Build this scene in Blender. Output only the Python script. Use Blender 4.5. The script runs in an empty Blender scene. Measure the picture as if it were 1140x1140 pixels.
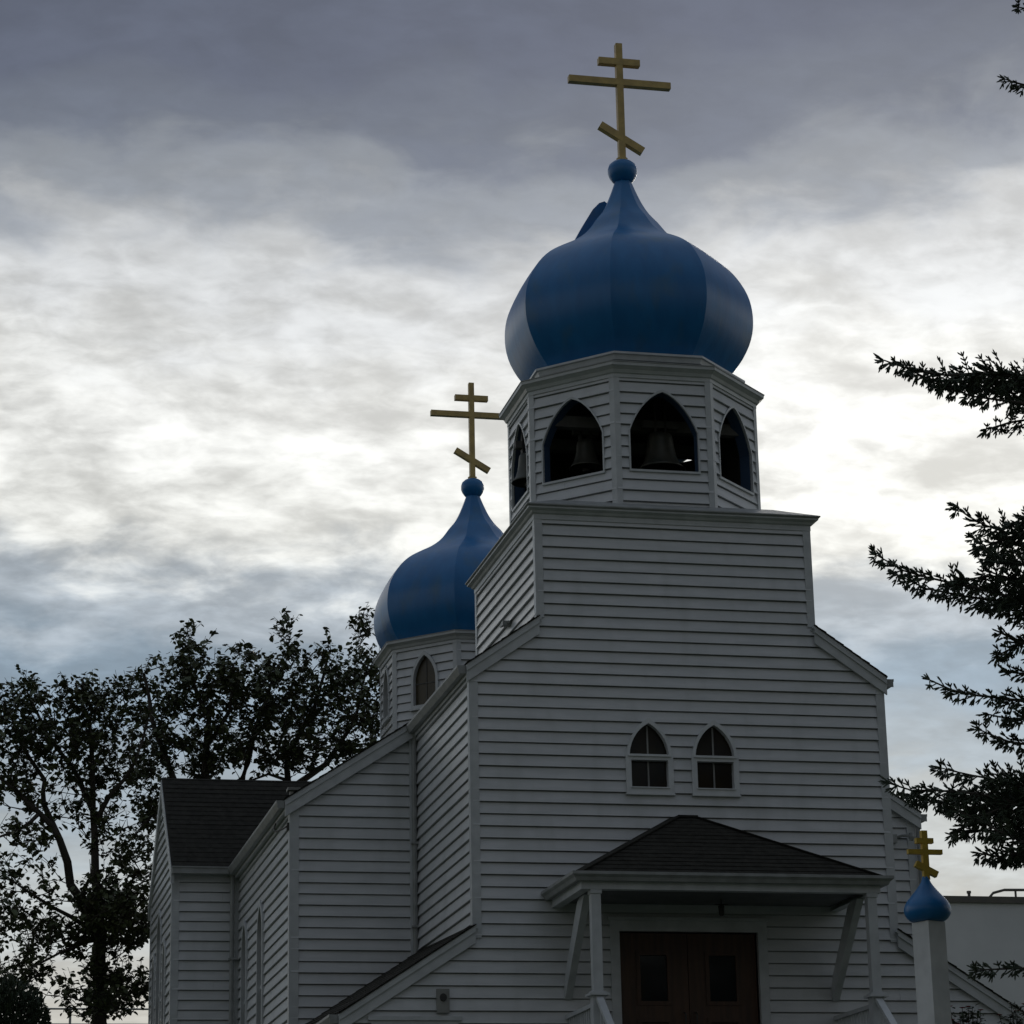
import bpy, math, random
from mathutils import Vector, Matrix
R = math.radians
scene = bpy.context.scene
col = scene.collection
# ------------------------------------------------------------------ camera
CAM = Vector((-6.760, -32.309, 1.6))
YAW, PITCH, ROLL, FPX = 0.223518, 0.293850, -0.020528, 2970.28
cyw, syw, cpt, spt = math.cos(YAW), math.sin(YAW), math.cos(PITCH), math.sin(PITCH)
FW = Vector((syw*cpt, cyw*cpt, spt)); R0 = Vector((cyw, -syw, 0)); U0 = R0.cross(FW)
cr, sr = math.cos(ROLL), math.sin(ROLL)
RT = cr*R0 + sr*U0; UP = -sr*R0 + cr*U0
cam = bpy.data.cameras.new("camera"); camo = bpy.data.objects.new("camera", cam); col.objects.link(camo)
cam.sensor_width = 36; cam.lens = 36*FPX/1140; cam.clip_start = .1; cam.clip_end = 5000
M3 = Matrix((RT, UP, -FW)).transposed()
camo.matrix_world = Matrix.Translation(CAM) @ M3.to_4x4()
scene.camera = camo
scene.render.resolution_x = scene.render.resolution_y = 1024
scene.view_settings.view_transform = 'Standard'; scene.view_settings.look = 'None'
scene.view_settings.exposure = 0; scene.view_settings.gamma = 1

def onY(y, u, v):                      # a point of the photograph laid out on the plane of that depth, in metres
    d = FW + RT*((u-570)/FPX) + UP*((570-v)/FPX)
    return CAM + d*((y-CAM.y)/d.y)

# ------------------------------------------------------------------ world: overcast evening sky, bright towards the hidden sun
SUN_AZ, SUN_EL = R(22), R(18.5)          # azimuth clockwise from +y
sund = Vector((math.sin(SUN_AZ)*math.cos(SUN_EL), math.cos(SUN_AZ)*math.cos(SUN_EL), math.sin(SUN_EL)))
wd = bpy.data.worlds.new("World"); scene.world = wd; wd.use_nodes = True
nt = wd.node_tree; N = nt.nodes; L = nt.links; N.clear()
def nd(t, **k):
    n = N.new(t)
    for a, b in k.items(): setattr(n, a, b)
    return n
def mth(op, a, b=None, c=None, clamp=False):
    n = nd('ShaderNodeMath', operation=op, use_clamp=clamp)
    for i, x in enumerate((a, b, c)):
        if x is None: continue
        if isinstance(x, (int, float)): n.inputs[i].default_value = x
        else: L.new(x, n.inputs[i])
    return n.outputs[0]
tc = nd('ShaderNodeTexCoord'); nrm = nd('ShaderNodeVectorMath', operation='NORMALIZE'); L.new(tc.outputs['Generated'], nrm.inputs[0])
sep = nd('ShaderNodeSeparateXYZ'); L.new(nrm.outputs[0], sep.inputs[0])
X_, Y_, Z_ = sep.outputs
zz = mth('ADD', mth('MAXIMUM', Z_, 0.0), 0.22)
cmb = nd('ShaderNodeCombineXYZ'); L.new(mth('DIVIDE', X_, zz), cmb.inputs[0]); L.new(mth('DIVIDE', Y_, zz), cmb.inputs[1])
def cloudnoise(scale, sx, sy, det, rough, off=0, rot=0, dist=0):
    mp = nd('ShaderNodeMapping'); L.new(cmb.outputs[0], mp.inputs[0])
    mp.inputs['Scale'].default_value = (sx, sy, 1); mp.inputs['Location'].default_value = (off, off*.37, off); mp.inputs['Rotation'].default_value = (0, 0, rot)
    n = nd('ShaderNodeTexNoise'); L.new(mp.outputs[0], n.inputs['Vector'])
    n.inputs['Scale'].default_value = scale; n.inputs['Detail'].default_value = det; n.inputs['Roughness'].default_value = rough
    n.inputs['Distortion'].default_value = dist
    return n.outputs[0]
n1 = cloudnoise(1.3, 1.0, 1.3, 3, .5, 3.1, .25)
n2 = cloudnoise(12.5, 1.0, 1.15, 8, .52, 7.7, .3, .3)
n3 = cloudnoise(36, 1.0, 1.3, 7, .54, 1.7, .2, .3)
# height in the sky, broken up by the cloud noise
h = mth('ADD', Z_, mth('MULTIPLY', mth('SUBTRACT', n1, .5), .13))
h = mth('ADD', h, mth('MULTIPLY', mth('SUBTRACT', n2, .5), .06))
rp = nd('ShaderNodeValToRGB'); L.new(h, rp.inputs[0]); rp.color_ramp.interpolation = 'EASE'
SKY = [(0.0,(.60,.56,.48)),(.10,(.64,.63,.58)),(.150,(.54,.58,.59)),(.185,(.37,.44,.50)),(.232,(.27,.36,.45)),
       (.262,(.42,.48,.54)),(.290,(.84,.85,.82)),(.338,(.86,.87,.85)),(.376,(.68,.70,.715)),(.401,(.31,.34,.385)),(.422,(.17,.195,.25)),(.45,(.125,.145,.20)),
       (.50,(.12,.142,.20)),(.60,(.25,.285,.355)),(.8,(.32,.37,.44)),(1,(.32,.37,.44))]
e = rp.color_ramp.elements
e[0].position = SKY[0][0]; e[0].color = (*SKY[0][1], 1); e[1].position = 1; e[1].color = (*SKY[-1][1], 1)
for p_, c_ in SKY[1:-1]:
    q = e.new(p_); q.color = (*c_, 1)
tex = mth('ADD', mth('MULTIPLY', n2, .74), mth('MULTIPLY', n3, .34))
tx = nd('ShaderNodeMapRange', interpolation_type='SMOOTHSTEP'); L.new(tex, tx.inputs[0]); tx.inputs[1].default_value = .36; tx.inputs[2].default_value = .76; tx.inputs[3].default_value = .68; tx.inputs[4].default_value = 1.30
calm = nd('ShaderNodeMapRange', interpolation_type='SMOOTHSTEP'); L.new(h, calm.inputs[0]); calm.inputs[1].default_value = .35; calm.inputs[2].default_value = .42; calm.inputs[3].default_value = 1; calm.inputs[4].default_value = .38
calm2 = nd('ShaderNodeMapRange', interpolation_type='SMOOTHSTEP'); L.new(h, calm2.inputs[0]); calm2.inputs[1].default_value = .22; calm2.inputs[2].default_value = .29; calm2.inputs[3].default_value = .5; calm2.inputs[4].default_value = 1
mod = mth('ADD', 1.0, mth('MULTIPLY', mth('SUBTRACT', tx.outputs[0], 1.0), mth('MULTIPLY', calm.outputs[0], calm2.outputs[0])))
dt = nd('ShaderNodeVectorMath', operation='DOT_PRODUCT'); L.new(nrm.outputs[0], dt.inputs[0]); dt.inputs[1].default_value = sund
dd = mth('MAXIMUM', dt.outputs['Value'], 0.0)
glow = mth('MULTIPLY', mth('POWER', dd, 45.0), .17)
hs = nd('ShaderNodeVectorMath', operation='DOT_PRODUCT'); L.new(nrm.outputs[0], hs.inputs[0]); hs.inputs[1].default_value = (math.sin(R(5)), math.cos(R(5)), 0)
side = nd('ShaderNodeMapRange'); L.new(hs.outputs['Value'], side.inputs[0])
side.inputs[1].default_value = -1; side.inputs[2].default_value = .9; side.inputs[3].default_value = .50; side.inputs[4].default_value = 1.0
low = nd('ShaderNodeMapRange'); L.new(Z_, low.inputs[0]); low.inputs[1].default_value = .05; low.inputs[2].default_value = .45; low.inputs[3].default_value = 1; low.inputs[4].default_value = 0
bk = nd('ShaderNodeMapRange'); L.new(hs.outputs['Value'], bk.inputs[0]); bk.inputs[1].default_value = .1; bk.inputs[2].default_value = -.7; bk.inputs[3].default_value = 0; bk.inputs[4].default_value = .6
k = mth('MULTIPLY', mth('MULTIPLY', mod, side.outputs[0]), mth('SUBTRACT', 1.0, mth('MULTIPLY', low.outputs[0], bk.outputs[0]))); k = mth('ADD', k, glow)
vm = nd('ShaderNodeVectorMath', operation='SCALE'); L.new(rp.outputs[0], vm.inputs[0]); L.new(k, vm.inputs['Scale'])
sky = nd('ShaderNodeTexSky', sky_type='NISHITA'); sky.sun_disc = False; sky.sun_elevation = SUN_EL; sky.sun_rotation = SUN_AZ
sky.air_density = 1; sky.dust_density = 2
vs = nd('ShaderNodeVectorMath', operation='SCALE'); L.new(sky.outputs[0], vs.inputs[0]); vs.inputs['Scale'].default_value = .02
mx = nd('ShaderNodeMix', data_type='RGBA'); mx.inputs[0].default_value = .93
L.new(vs.outputs[0], mx.inputs[6]); L.new(vm.outputs[0], mx.inputs[7])
sc = nd('ShaderNodeVectorMath', operation='SCALE'); L.new(mx.outputs[2], sc.inputs[0]); sc.inputs['Scale'].default_value = 10.0
bg = nd('ShaderNodeBackground'); L.new(sc.outputs[0], bg.inputs[0]); bg.inputs[1].default_value = .1
wo = nd('ShaderNodeOutputWorld'); L.new(bg.outputs[0], wo.inputs[0])

sl = bpy.data.lights.new("sun", 'SUN'); sl.energy = .5; sl.angle = R(16); sl.color = (1, .93, .82)
so = bpy.data.objects.new("sun", sl); col.objects.link(so); so.location = (20, 60, 40)
so.rotation_euler = sund.to_track_quat('Z', 'Y').to_euler()

# ------------------------------------------------------------------ materials
def mat(name, c, rough=.6, c2=None, scale=4., stretch=(1,1,1), bump=0., bscale=60., spec=.5, metal=0., detail=5, lo=.35, hi=.65, c3=None, s3=1.2, lo3=.58, hi3=.7):
    m = bpy.data.materials.new(name); m.use_nodes = True
    t = m.node_tree; b = t.nodes['Principled BSDF']
    b.inputs['Roughness'].default_value = rough; b.inputs['Metallic'].default_value = metal
    b.inputs['Specular IOR Level'].default_value = spec
    b.inputs['Base Color'].default_value = (*c, 1)
    g = t.nodes.new('ShaderNodeNewGeometry')
    mp = t.nodes.new('ShaderNodeMapping'); t.links.new(g.outputs['Position'], mp.inputs[0]); mp.inputs['Scale'].default_value = stretch
    out = None
    if c2:
        n = t.nodes.new('ShaderNodeTexNoise'); t.links.new(mp.outputs[0], n.inputs['Vector'])
        n.inputs['Scale'].default_value = scale; n.inputs['Detail'].default_value = detail
        r = t.nodes.new('ShaderNodeMapRange'); t.links.new(n.outputs[0], r.inputs[0]); r.inputs[1].default_value = lo; r.inputs[2].default_value = hi
        x = t.nodes.new('ShaderNodeMix'); x.data_type = 'RGBA'; t.links.new(r.outputs[0], x.inputs[0])
        x.inputs[6].default_value = (*c, 1); x.inputs[7].default_value = (*c2, 1); out = x.outputs[2]
        if c3:
            n = t.nodes.new('ShaderNodeTexNoise'); m3 = t.nodes.new('ShaderNodeMapping'); t.links.new(g.outputs['Position'], m3.inputs[0]); m3.inputs['Scale'].default_value = s3 if isinstance(s3, tuple) else (s3,s3,s3)
            t.links.new(m3.outputs[0], n.inputs['Vector']); n.inputs['Scale'].default_value = 1.0; n.inputs['Detail'].default_value = 8
            r = t.nodes.new('ShaderNodeMapRange'); t.links.new(n.outputs[0], r.inputs[0]); r.inputs[1].default_value = lo3; r.inputs[2].default_value = hi3
            x2 = t.nodes.new('ShaderNodeMix'); x2.data_type = 'RGBA'; t.links.new(r.outputs[0], x2.inputs[0])
            t.links.new(out, x2.inputs[6]); x2.inputs[7].default_value = (*c3, 1); out = x2.outputs[2]
        t.links.new(out, b.inputs['Base Color'])
    if bump:
        n = t.nodes.new('ShaderNodeTexNoise'); t.links.new(mp.outputs[0], n.inputs['Vector']); n.inputs['Scale'].default_value = bscale; n.inputs['Detail'].default_value = 4
        bp = t.nodes.new('ShaderNodeBump'); bp.inputs['Strength'].default_value = bump; bp.inputs['Distance'].default_value = .01
        t.links.new(n.outputs[0], bp.inputs['Height']); t.links.new(bp.outputs[0], b.inputs['Normal'])
    return m
M_SIDE = mat('white_siding', (.64,.65,.66), .34, (.57,.585,.595), 2.2, (1,1,5), .18, 22, c3=(.50,.515,.51), s3=(2.6,2.6,.7), lo3=.52, hi3=.80)
M_TRIM = mat('white_trim', (.56,.58,.59), .38, (.47,.49,.50), 5, (1,1,1), .1, 30)
M_WIN = mat('window_frame_paint', (.68,.70,.71), .35, (.60,.62,.63), 6)
M_GUT = mat('gutter_metal', (.33,.34,.34), .45, (.25,.26,.25), 6, (1,1,1), .1, 20)
M_SHIN = mat('dark_shingle', (.024,.023,.019), .95, (.040,.038,.032), 9, (1,1,1), .8, 90, spec=.2, c3=(.05,.047,.04), s3=22, lo3=.6, hi3=.72)
M_BLUE = mat('blue_paint', (.010,.135,.36), .34, (.014,.165,.42), 5, (1,1,.22), .22, 12, c3=(.045,.15,.28), s3=(3.,3.,1.8), lo3=.54, hi3=.80)
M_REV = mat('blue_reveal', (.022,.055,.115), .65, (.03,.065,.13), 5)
M_GOLD = mat('gold_paint', (.60,.43,.15), .42, (.45,.32,.12), 7, (1,1,1), .2, 40)
M_YEL = mat('yellow_gold_paint', (.62,.42,.05), .5, (.50,.34,.05), 9, (1,1,1), .2, 40)
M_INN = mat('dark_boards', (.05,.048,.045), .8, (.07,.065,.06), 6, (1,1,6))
M_BEAM = mat('belfry_beam', (.13,.125,.115), .8, (.09,.085,.08), 6)
M_BELL = mat('bell_bronze', (.11,.105,.085), .5, (.07,.075,.065), 4, metal=.5)
M_IRON = mat('black_iron', (.03,.03,.03), .6, (.05,.045,.04), 8)
M_GLASS = mat('window_glass', (.018,.014,.010), .12, (.03,.022,.012), 3, spec=.3)
M_AMBER = mat('amber_glass', (.060,.044,.018), .35, (.04,.030,.014), 5)
M_WOOD = mat('door_wood', (.075,.034,.016), .5, (.042,.020,.010), 3, (6,6,.5), .15, 30)
M_DGLASS = mat('door_glass', (.012,.014,.016), .1)
M_CONC = mat('concrete', (.30,.30,.29), .9, (.22,.22,.21), 3, bump=.4)
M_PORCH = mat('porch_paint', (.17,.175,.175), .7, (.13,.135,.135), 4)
M_PLUG = mat('pipe_grey', (.22,.22,.21), .5, (.3,.3,.28), 5)
M_BARK = mat('bark', (.045,.038,.03), .95, (.07,.06,.05), 6, (1,1,.3), .6, 30)
M_LEAF = mat('broad_leaf', (.055,.075,.028), .55, (.085,.10,.035), 1.1, c3=(.075,.055,.025), s3=2.5, lo3=.6, hi3=.75)
M_NEED = mat('spruce_needles', (.030,.048,.026), .6, (.045,.062,.03), 2.5)
M_SHRUB = mat('shrub_leaf', (.03,.05,.025), .7, (.045,.065,.03), 3)
M_RED = mat('red_petal', (.45,.03,.03), .6, (.35,.02,.03), 20)
M_GRASS = mat('grass_ground', (.045,.07,.025), .95, (.065,.085,.03), 1.5, bump=.5, bscale=12)
M_ASPH = mat('asphalt', (.05,.05,.05), .9, (.06,.06,.06), 8)
M_BWALL = mat('stucco_wall', (.74,.75,.75), .8, (.67,.68,.68), .8, bump=.2, bscale=15, c3=(.62,.63,.63), s3=.25, lo3=.5, hi3=.7)
M_CAP = mat('dark_cap', (.10,.095,.085), .6, (.13,.12,.10), 4)
M_GALV = mat('galvanised', (.35,.36,.36), .5, (.28,.29,.29), 5, metal=.4)

# ------------------------------------------------------------------ helpers
class MB:
    def __init__(s): s.v = []; s.f = []; s.m = []; s.k = 0
    def poly(s, pts, k=None):
        i = len(s.v); s.v += [tuple(p) for p in pts]; s.f.append(tuple(range(i, i+len(pts)))); s.m.append(s.k if k is None else k)
    def mesh(s, verts, faces, k=None):
        i = len(s.v); s.v += [tuple(p) for p in verts]
        for f in faces: s.f.append(tuple(i+j for j in f)); s.m.append(s.k if k is None else k)
    def box(s, x0, x1, y0, y1, z0, z1, k=None):
        s.mesh([(x0,y0,z0),(x1,y0,z0),(x1,y1,z0),(x0,y1,z0),(x0,y0,z1),(x1,y0,z1),(x1,y1,z1),(x0,y1,z1)],
               [(3,2,1,0),(4,5,6,7),(0,1,5,4),(1,2,6,5),(2,3,7,6),(3,0,4,7)], k)
    def bar(s, a, b, w, d, up=(0,0,1), k=None):       # square bar between two points, w sideways, d along up
        a = Vector(a); b = Vector(b); t = (b-a).normalized(); u = t.cross(Vector(up))
        if u.length < 1e-4: u = t.cross(Vector((0,1,0)))
        u.normalize(); v = u.cross(t).normalized(); u = u*w/2; v = v*d/2
        s.mesh([a-u-v,a+u-v,a+u+v,a-u+v,b-u-v,b+u-v,b+u+v,b-u+v], [(0,1,2,3),(7,6,5,4),(0,4,5,1),(1,5,6,2),(2,6,7,3),(3,7,4,0)], k)
    def tube(s, pts, rad, n=6, k=None):
        pts = [Vector(p) for p in pts]; rings = []
        if not isinstance(rad, (list, tuple)): rad = [rad]*len(pts)
        ref = Vector((.31,.17,.93))
        for i, p in enumerate(pts):
            t = (pts[min(i+1, len(pts)-1)] - pts[max(i-1, 0)])
            t = t.normalized() if t.length > 1e-9 else Vector((0,0,1))
            u = t.cross(ref); 
            if u.length < .05: u = t.cross(Vector((1,0,0)))
            u.normalize(); v = t.cross(u)
            rings.append([p + (u*math.cos(2*math.pi*j/n) + v*math.sin(2*math.pi*j/n))*rad[i] for j in range(n)])
        vs = [q for r_ in rings for q in r_]; fs = []
        for i in range(len(rings)-1):
            for j in range(n): fs.append((i*n+j, i*n+(j+1)%n, (i+1)*n+(j+1)%n, (i+1)*n+j))
        fs.append(tuple(range(n))[::-1]); fs.append(tuple((len(rings)-1)*n+j for j in range(n)))
        s.mesh(vs, fs, k)
    def lathe(s, prof, c, n=32, rot=0, fac=None, k=None, cap=True):   # prof [(r,z)], fac(theta, i) scales r
        vs = []; fs = []
        for i, (r_, z) in enumerate(prof):
            for j in range(n):
                th = 2*math.pi*j/n + rot; f = fac(th, i) if fac else 1
                vs.append((c[0]+math.cos(th)*r_*f, c[1]+math.sin(th)*r_*f, z))
        for i in range(len(prof)-1):
            for j in range(n): fs.append((i*n+j, i*n+(j+1)%n, (i+1)*n+(j+1)%n, (i+1)*n+j))
        if cap: fs.append(tuple(range(n))[::-1]); fs.append(tuple((len(prof)-1)*n+j for j in range(n)))
        s.mesh(vs, fs, k)
    def build(s, name, mats, parent=None, smooth=False, origin=None):
        if not isinstance(mats, (list, tuple)): mats = [mats]
        xs = [v[0] for v in s.v]; ys = [v[1] for v in s.v]; zs = [v[2] for v in s.v]
        o = Vector(((min(xs)+max(xs))/2, (min(ys)+max(ys))/2, min(zs))) if origin is None else Vector(origin)
        me = bpy.data.meshes.new(name)
        me.from_pydata([(v[0]-o.x, v[1]-o.y, v[2]-o.z) for v in s.v], [], s.f)
        for m in mats: me.materials.append(m)
        if len(mats) > 1: me.polygons.foreach_set('material_index', s.m)
        if smooth: me.polygons.foreach_set('use_smooth', [True]*len(me.polygons))
        me.update()
        ob = bpy.data.objects.new(name, me); col.objects.link(ob)
        ob['w'] = [o.x, o.y, o.z]
        if parent:
            ob.parent = parent; pw = parent['w']; ob.location = (o.x-pw[0], o.y-pw[1], o.z-pw[2])
        else: ob.location = o
        return ob
def root(name, loc, label, cat, group=None):
    o = bpy.data.objects.new(name, None); col.objects.link(o); o.location = loc; o['w'] = list(loc)
    o.empty_display_size = .3
    return tag(o, label, cat, group)
def tag(o, label=None, cat=None, group=None, kind=None):
    if label: o['label'] = label
    if cat: o['category'] = cat
    if group: o['group'] = group
    if kind: o['kind'] = kind
    return o

def crossings(polys, v):
    xs = []
    for P in polys:
        n = len(P)
        for i in range(n):
            (u0, v0), (u1, v1) = P[i], P[(i+1) % n]
            if (v0 > v) != (v1 > v): xs.append(u0 + (v-v0)/(v1-v0)*(u1-u0))
    return sorted(xs)
class Plane:
    def __init__(s, O, u, v, n): s.O = Vector(O); s.u = Vector(u).normalized(); s.v = Vector(v).normalized(); s.n = Vector(n).normalized()
    def p(s, a, b, c=0.): return s.O + s.u*a + s.v*b + s.n*c
def boards(mb, pl, polys, pitch, v0, t, groove=.015, deep=.032, jit=.0, seed=0, k=None):
    """overlapping boards (or shingle courses) over polygons with holes (even-odd); each lap has a real recess under its lip"""
    rnd = random.Random(seed)
    vs = [q[1] for P in polys for q in P]; lo, hi = min(vs), max(vs); E_ = 1e-5
    r0 = math.floor((lo-v0)/pitch); r1 = math.ceil((hi-v0)/pitch)
    def split(l0, r0, l1, r1, cuts):
        cs = [q for q in cuts if min(l0,l1)+.05 < q < max(r0,r1)-.05]
        e0 = [l0]+[min(max(q,l0),r0) for q in cs]+[r0]; e1 = [l1]+[min(max(q,l1),r1) for q in cs]+[r1]
        return [(e0[i],e0[i+1],e1[i],e1[i+1]) for i in range(len(e0)-1)]
    def strip(v, oa, ob, up):
        ca = crossings(polys, v)
        for i in range(0, len(ca)-1, 2):
            q = [pl.p(ca[i], v, oa), pl.p(ca[i+1], v, oa), pl.p(ca[i+1], v, ob), pl.p(ca[i], v, ob)]
            mb.poly(q if up else q[::-1], k)
    for r_ in range(r0, r1+1):
        a = v0+r_*pitch; b = a+pitch; tt = t*(1+rnd.uniform(-jit, jit)); g = b-groove
        extra = [g] if groove > .005 else []
        cuts = []
        if extra:
            cu = min(q[0] for P in polys for q in P) + rnd.uniform(.4, 3.2); ue = max(q[0] for P in polys for q in P)
            while cu < ue: cuts.append(cu); cu += rnd.uniform(1.9, 3.7)
        br = sorted(set([max(a, lo), min(b, hi)] + [q for q in vs+extra if a < q < b and lo < q < hi]))
        if br[0] >= br[-1]-1e-6: continue
        for va, vb in zip(br[:-1], br[1:]):
            if vb-va < 3*E_: continue
            ca, cb = crossings(polys, va+E_), crossings(polys, vb-E_)
            if len(ca) != len(cb): continue
            if extra and va >= g-2*E_: oa = ob = -deep
            else: oa = tt*(1-(va-a)/pitch); ob = tt*(1-(vb-a)/pitch)
            for i in range(0, len(ca)-1, 2):
                for n_, (l0, r0_, l1, r1_) in enumerate(split(ca[i], ca[i+1], cb[i], cb[i+1], cuts)):
                    q_o = 0 if not extra or oa < 0 else .0035*(((r_*7+n_*3) % 3)-1)
                    g_ = .0015 if n_ and extra else 0
                    mb.poly([pl.p(l0+g_, va, oa+q_o), pl.p(r0_, va, oa+q_o), pl.p(r1_, vb, ob+q_o), pl.p(l1+g_, vb, ob+q_o)], k)
        if a >= lo: strip(a+E_, -deep if extra else -.003, tt, False)
        if extra and lo < g < hi: strip(g-E_, 0.002, -deep, False)
def slab(mb, pl, polys, n0, n1, k=None, kedge=None, faces=(True, True)):
    """polygons with holes extruded from n0 to n1 along the normal (n1 outer)"""
    E_ = 1e-5
    vs = sorted(set(round(q[1], 6) for P in polys for q in P))
    for va, vb in zip(vs[:-1], vs[1:]):
        if vb-va < 3*E_: continue
        ca, cb = crossings(polys, va+E_), crossings(polys, vb-E_)
        if len(ca) != len(cb): continue
        for i in range(0, len(ca)-1, 2):
            if faces[1]: mb.poly([pl.p(ca[i], va, n1), pl.p(ca[i+1], va, n1), pl.p(cb[i+1], vb, n1), pl.p(cb[i], vb, n1)], k)
            if faces[0]: mb.poly([pl.p(cb[i], vb, n0), pl.p(cb[i+1], vb, n0), pl.p(ca[i+1], va, n0), pl.p(ca[i], va, n0)], k)
    for P in polys:
        for i in range(len(P)):
            a, b = P[i], P[(i+1) % len(P)]
            mb.poly([pl.p(*a, n0), pl.p(*b, n0), pl.p(*b, n1), pl.p(*a, n1)], kedge if kedge is not None else k)
def arch(uc, hw, z0, zs, za, n=7, grow=0., gb=None, BL=.12):
    """pointed gothic outline: half width hw, sill z0, springing zs, apex za"""
    hw += grow; z0 -= (grow if gb is None else gb); za += grow*1.35
    pts = [(uc-hw, z0), (uc+hw, z0)]
    H = za-zs; rr = (hw*hw+H*H)/(2*hw)               # circle arcs centred on the springing line
    a1 = math.asin(min(1, H/rr));           # part arc, part straight: sharp point, slight kink at the springing
    for i in range(n+1):
        a = a1*i/n; t = rr*math.sin(a)/H; pts.append((uc+(hw-rr+rr*math.cos(a))*(1-BL)+hw*(1-t)*BL, zs+rr*math.sin(a)))
    for i in range(n-1, -1, -1):
        a = a1*i/n; t = rr*math.sin(a)/H; pts.append((uc-(hw-rr+rr*math.cos(a))*(1-BL)-hw*(1-t)*BL, zs+rr*math.sin(a)))
    return pts

PIT = .1528; V0 = 9.1959 - 40*PIT
ZG = 3.2
CX = 2.75
W = 5.5
church = root('church', (CX, 6, ZG), 'white clapboard church with two blue onion domes topped by golden three-bar crosses', 'church')
def PF(y=0.): return Plane((0,y,0), (1,0,0), (0,0,1), (0,-1,0))
def PL(x): return Plane((x,0,0), (0,-1,0), (0,0,1), (-1,0,0))    # u = -y
def PR(x): return Plane((x,0,0), (0,1,0), (0,0,1), (1,0,0))
T = .030
def ly(y0, y1, z0, z1): return [(-y1,z0),(-y0,z0),(-y0,z1),(-y1,z1)]
def ry(y0, y1, z0, z1): return [(y0,z0),(y1,z0),(y1,z1),(y0,z1)]

# ------------------------------------------------------------------ roof profiles (top surface height at x)
def z_tow(x): return 9.62 + .69*min(x, W-x)
def z_nav(x): return 9.69 + .64*min(x, W-x)
def z_wng(x): return 6.28 + .64*min(x, W-x)
XN0, XN1 = -1.763, 7.263
DN = 3.715          # nave front depth
DT = 9.594          # transept front
XU0, XU1 = .8985, W-.8985
DU = 3.74
ZU = 11.57

# ------------------------------------------------------------------ front wall (lower tower), with window and door openings
WIN = [(2.307, .313, 7.96, 8.42, 8.94), (3.179, .313, 7.96, 8.42, 8.94)]
tw = MB(); pf = PF()
DOOR = (1.84, 3.645, 6.215)
facade = [(0,ZG),(W,ZG),(W,z_tow(W)-.10),(XU1,z_tow(XU1)-.10),(XU1,ZU),(XU0,ZU),(XU0,z_tow(XU0)-.10),(0,z_tow(0)-.10)]
holes = [arch(c, hw-.035, z0+.035, zs, za-.06) for c, hw, z0, zs, za in WIN] + [[(DOOR[0],4.15),(DOOR[1],4.15),(DOOR[1],DOOR[2]),(DOOR[0],DOOR[2])]]
boards(tw, pf, [facade]+holes, PIT, V0, T, jit=.10, seed=1)
slab(tw, pf, [facade]+holes, -.14, -.035)
boards(tw, PL(0), [ly(0.0, DN, ZG, z_tow(0)-.08)], PIT, V0, T, jit=.10, seed=2)
boards(tw, PR(W), [ry(0.0, DN, ZG, z_tow(W)-.08)], PIT, V0, T, jit=.10, seed=3)
tw.build('tower_wall', M_SIDE, church)
bw = MB()
boards(bw, PL(XU0), [ly(0, DU, z_tow(XU0)-.6, ZU)], PIT, V0, T, jit=.10, seed=4)
boards(bw, PR(XU1), [ry(0, DU, z_tow(XU0)-.6, ZU)], PIT, V0, T, jit=.10, seed=5)
boards(bw, Plane((0,DU,0),(-1,0,0),(0,0,1),(0,1,0)), [[(-XU1,9.4),(-XU0,9.4),(-XU0,ZU),(-XU1,ZU)]], PIT, V0, T, seed=6)
bw.build('belfry_base_wall', M_SIDE, church)
# tower corner boards: each its own part
def corner(x, y, z0, z1, sx, sy, w=.085, proud=.03):
    b = MB()                                       # L-shaped corner board; sx, sy point outwards
    x0, x1 = sorted((x+sx*proud, x-sx*w)); y0, y1 = sorted((y+sy*proud, y))
    b.box(x0, x1, y0, y1, z0, z1)
    x0, x1 = sorted((x+sx*proud, x)); y0, y1 = sorted((y, y-sy*w))
    b.box(x0, x1, y0, y1, z0, z1)
    b.build('corner_board', M_TRIM, church)
corner(0, 0, z_wng(0)-.17, z_tow(0)-.19, -1, -1); corner(W, 0, z_wng(0)-.17, z_tow(0)-.19, 1, -1)
corner(XU0, 0, z_tow(XU0)-.02, ZU-.0, -1, -1, .075); corner(XU1, 0, z_tow(XU0)-.02, ZU, 1, -1, .075)
corner(XU0, DU, z_tow(XU0)-.02, ZU, -1, 1, .07); corner(XU1, DU, z_tow(XU0)-.02, ZU, 1, 1, .07)
corner(XN0, DN, ZG, z_nav(XN0)-.17, -1, -1, .10); corner(XN1, DN, ZG, z_nav(XN0)-.17, 1, -1, .10)

# ------------------------------------------------------------------ wings of the porch front (low lean-to's)
XW = 1.62
for s in (-1, 1):
    w_ = MB(); x_out = -XW if s < 0 else W+XW; x_in = 0 if s < 0 else W
    P = [(x_out, ZG), (x_in, ZG), (x_in, z_wng(0)-.1), (x_out, z_wng(x_out)-.1)]
    hole = [[(-1.20, 3.9), (-.32, 3.9), (-.32, 5.07), (-1.20, 5.07)]] if s < 0 else []
    boards(w_, pf, [P]+hole, PIT, V0, T, jit=.10, seed=8+s)
    slab(w_, pf, [P]+hole, -.12, -.035)
    if s < 0: boards(w_, PL(-XW), [ly(0, DN, ZG, z_wng(-XW)-.1)], PIT, V0, T, seed=11)
    else: boards(w_, PR(W+XW), [ry(0, DN, ZG, z_wng(-XW)-.1)], PIT, V0, T, seed=12)
    w_.build('wing_wall', M_SIDE, church)
    corner(x_out, 0, ZG, z_wng(x_out)-.18, s, -1)
fr = MB(); slab(fr, pf, [[(-1.30,3.8),(-.22,3.8),(-.22,5.10),(-1.30,5.10)], [(-1.19,3.91),(-.33,3.91),(-.33,5.02),(-1.19,5.02)]], -.1, .035)
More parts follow.
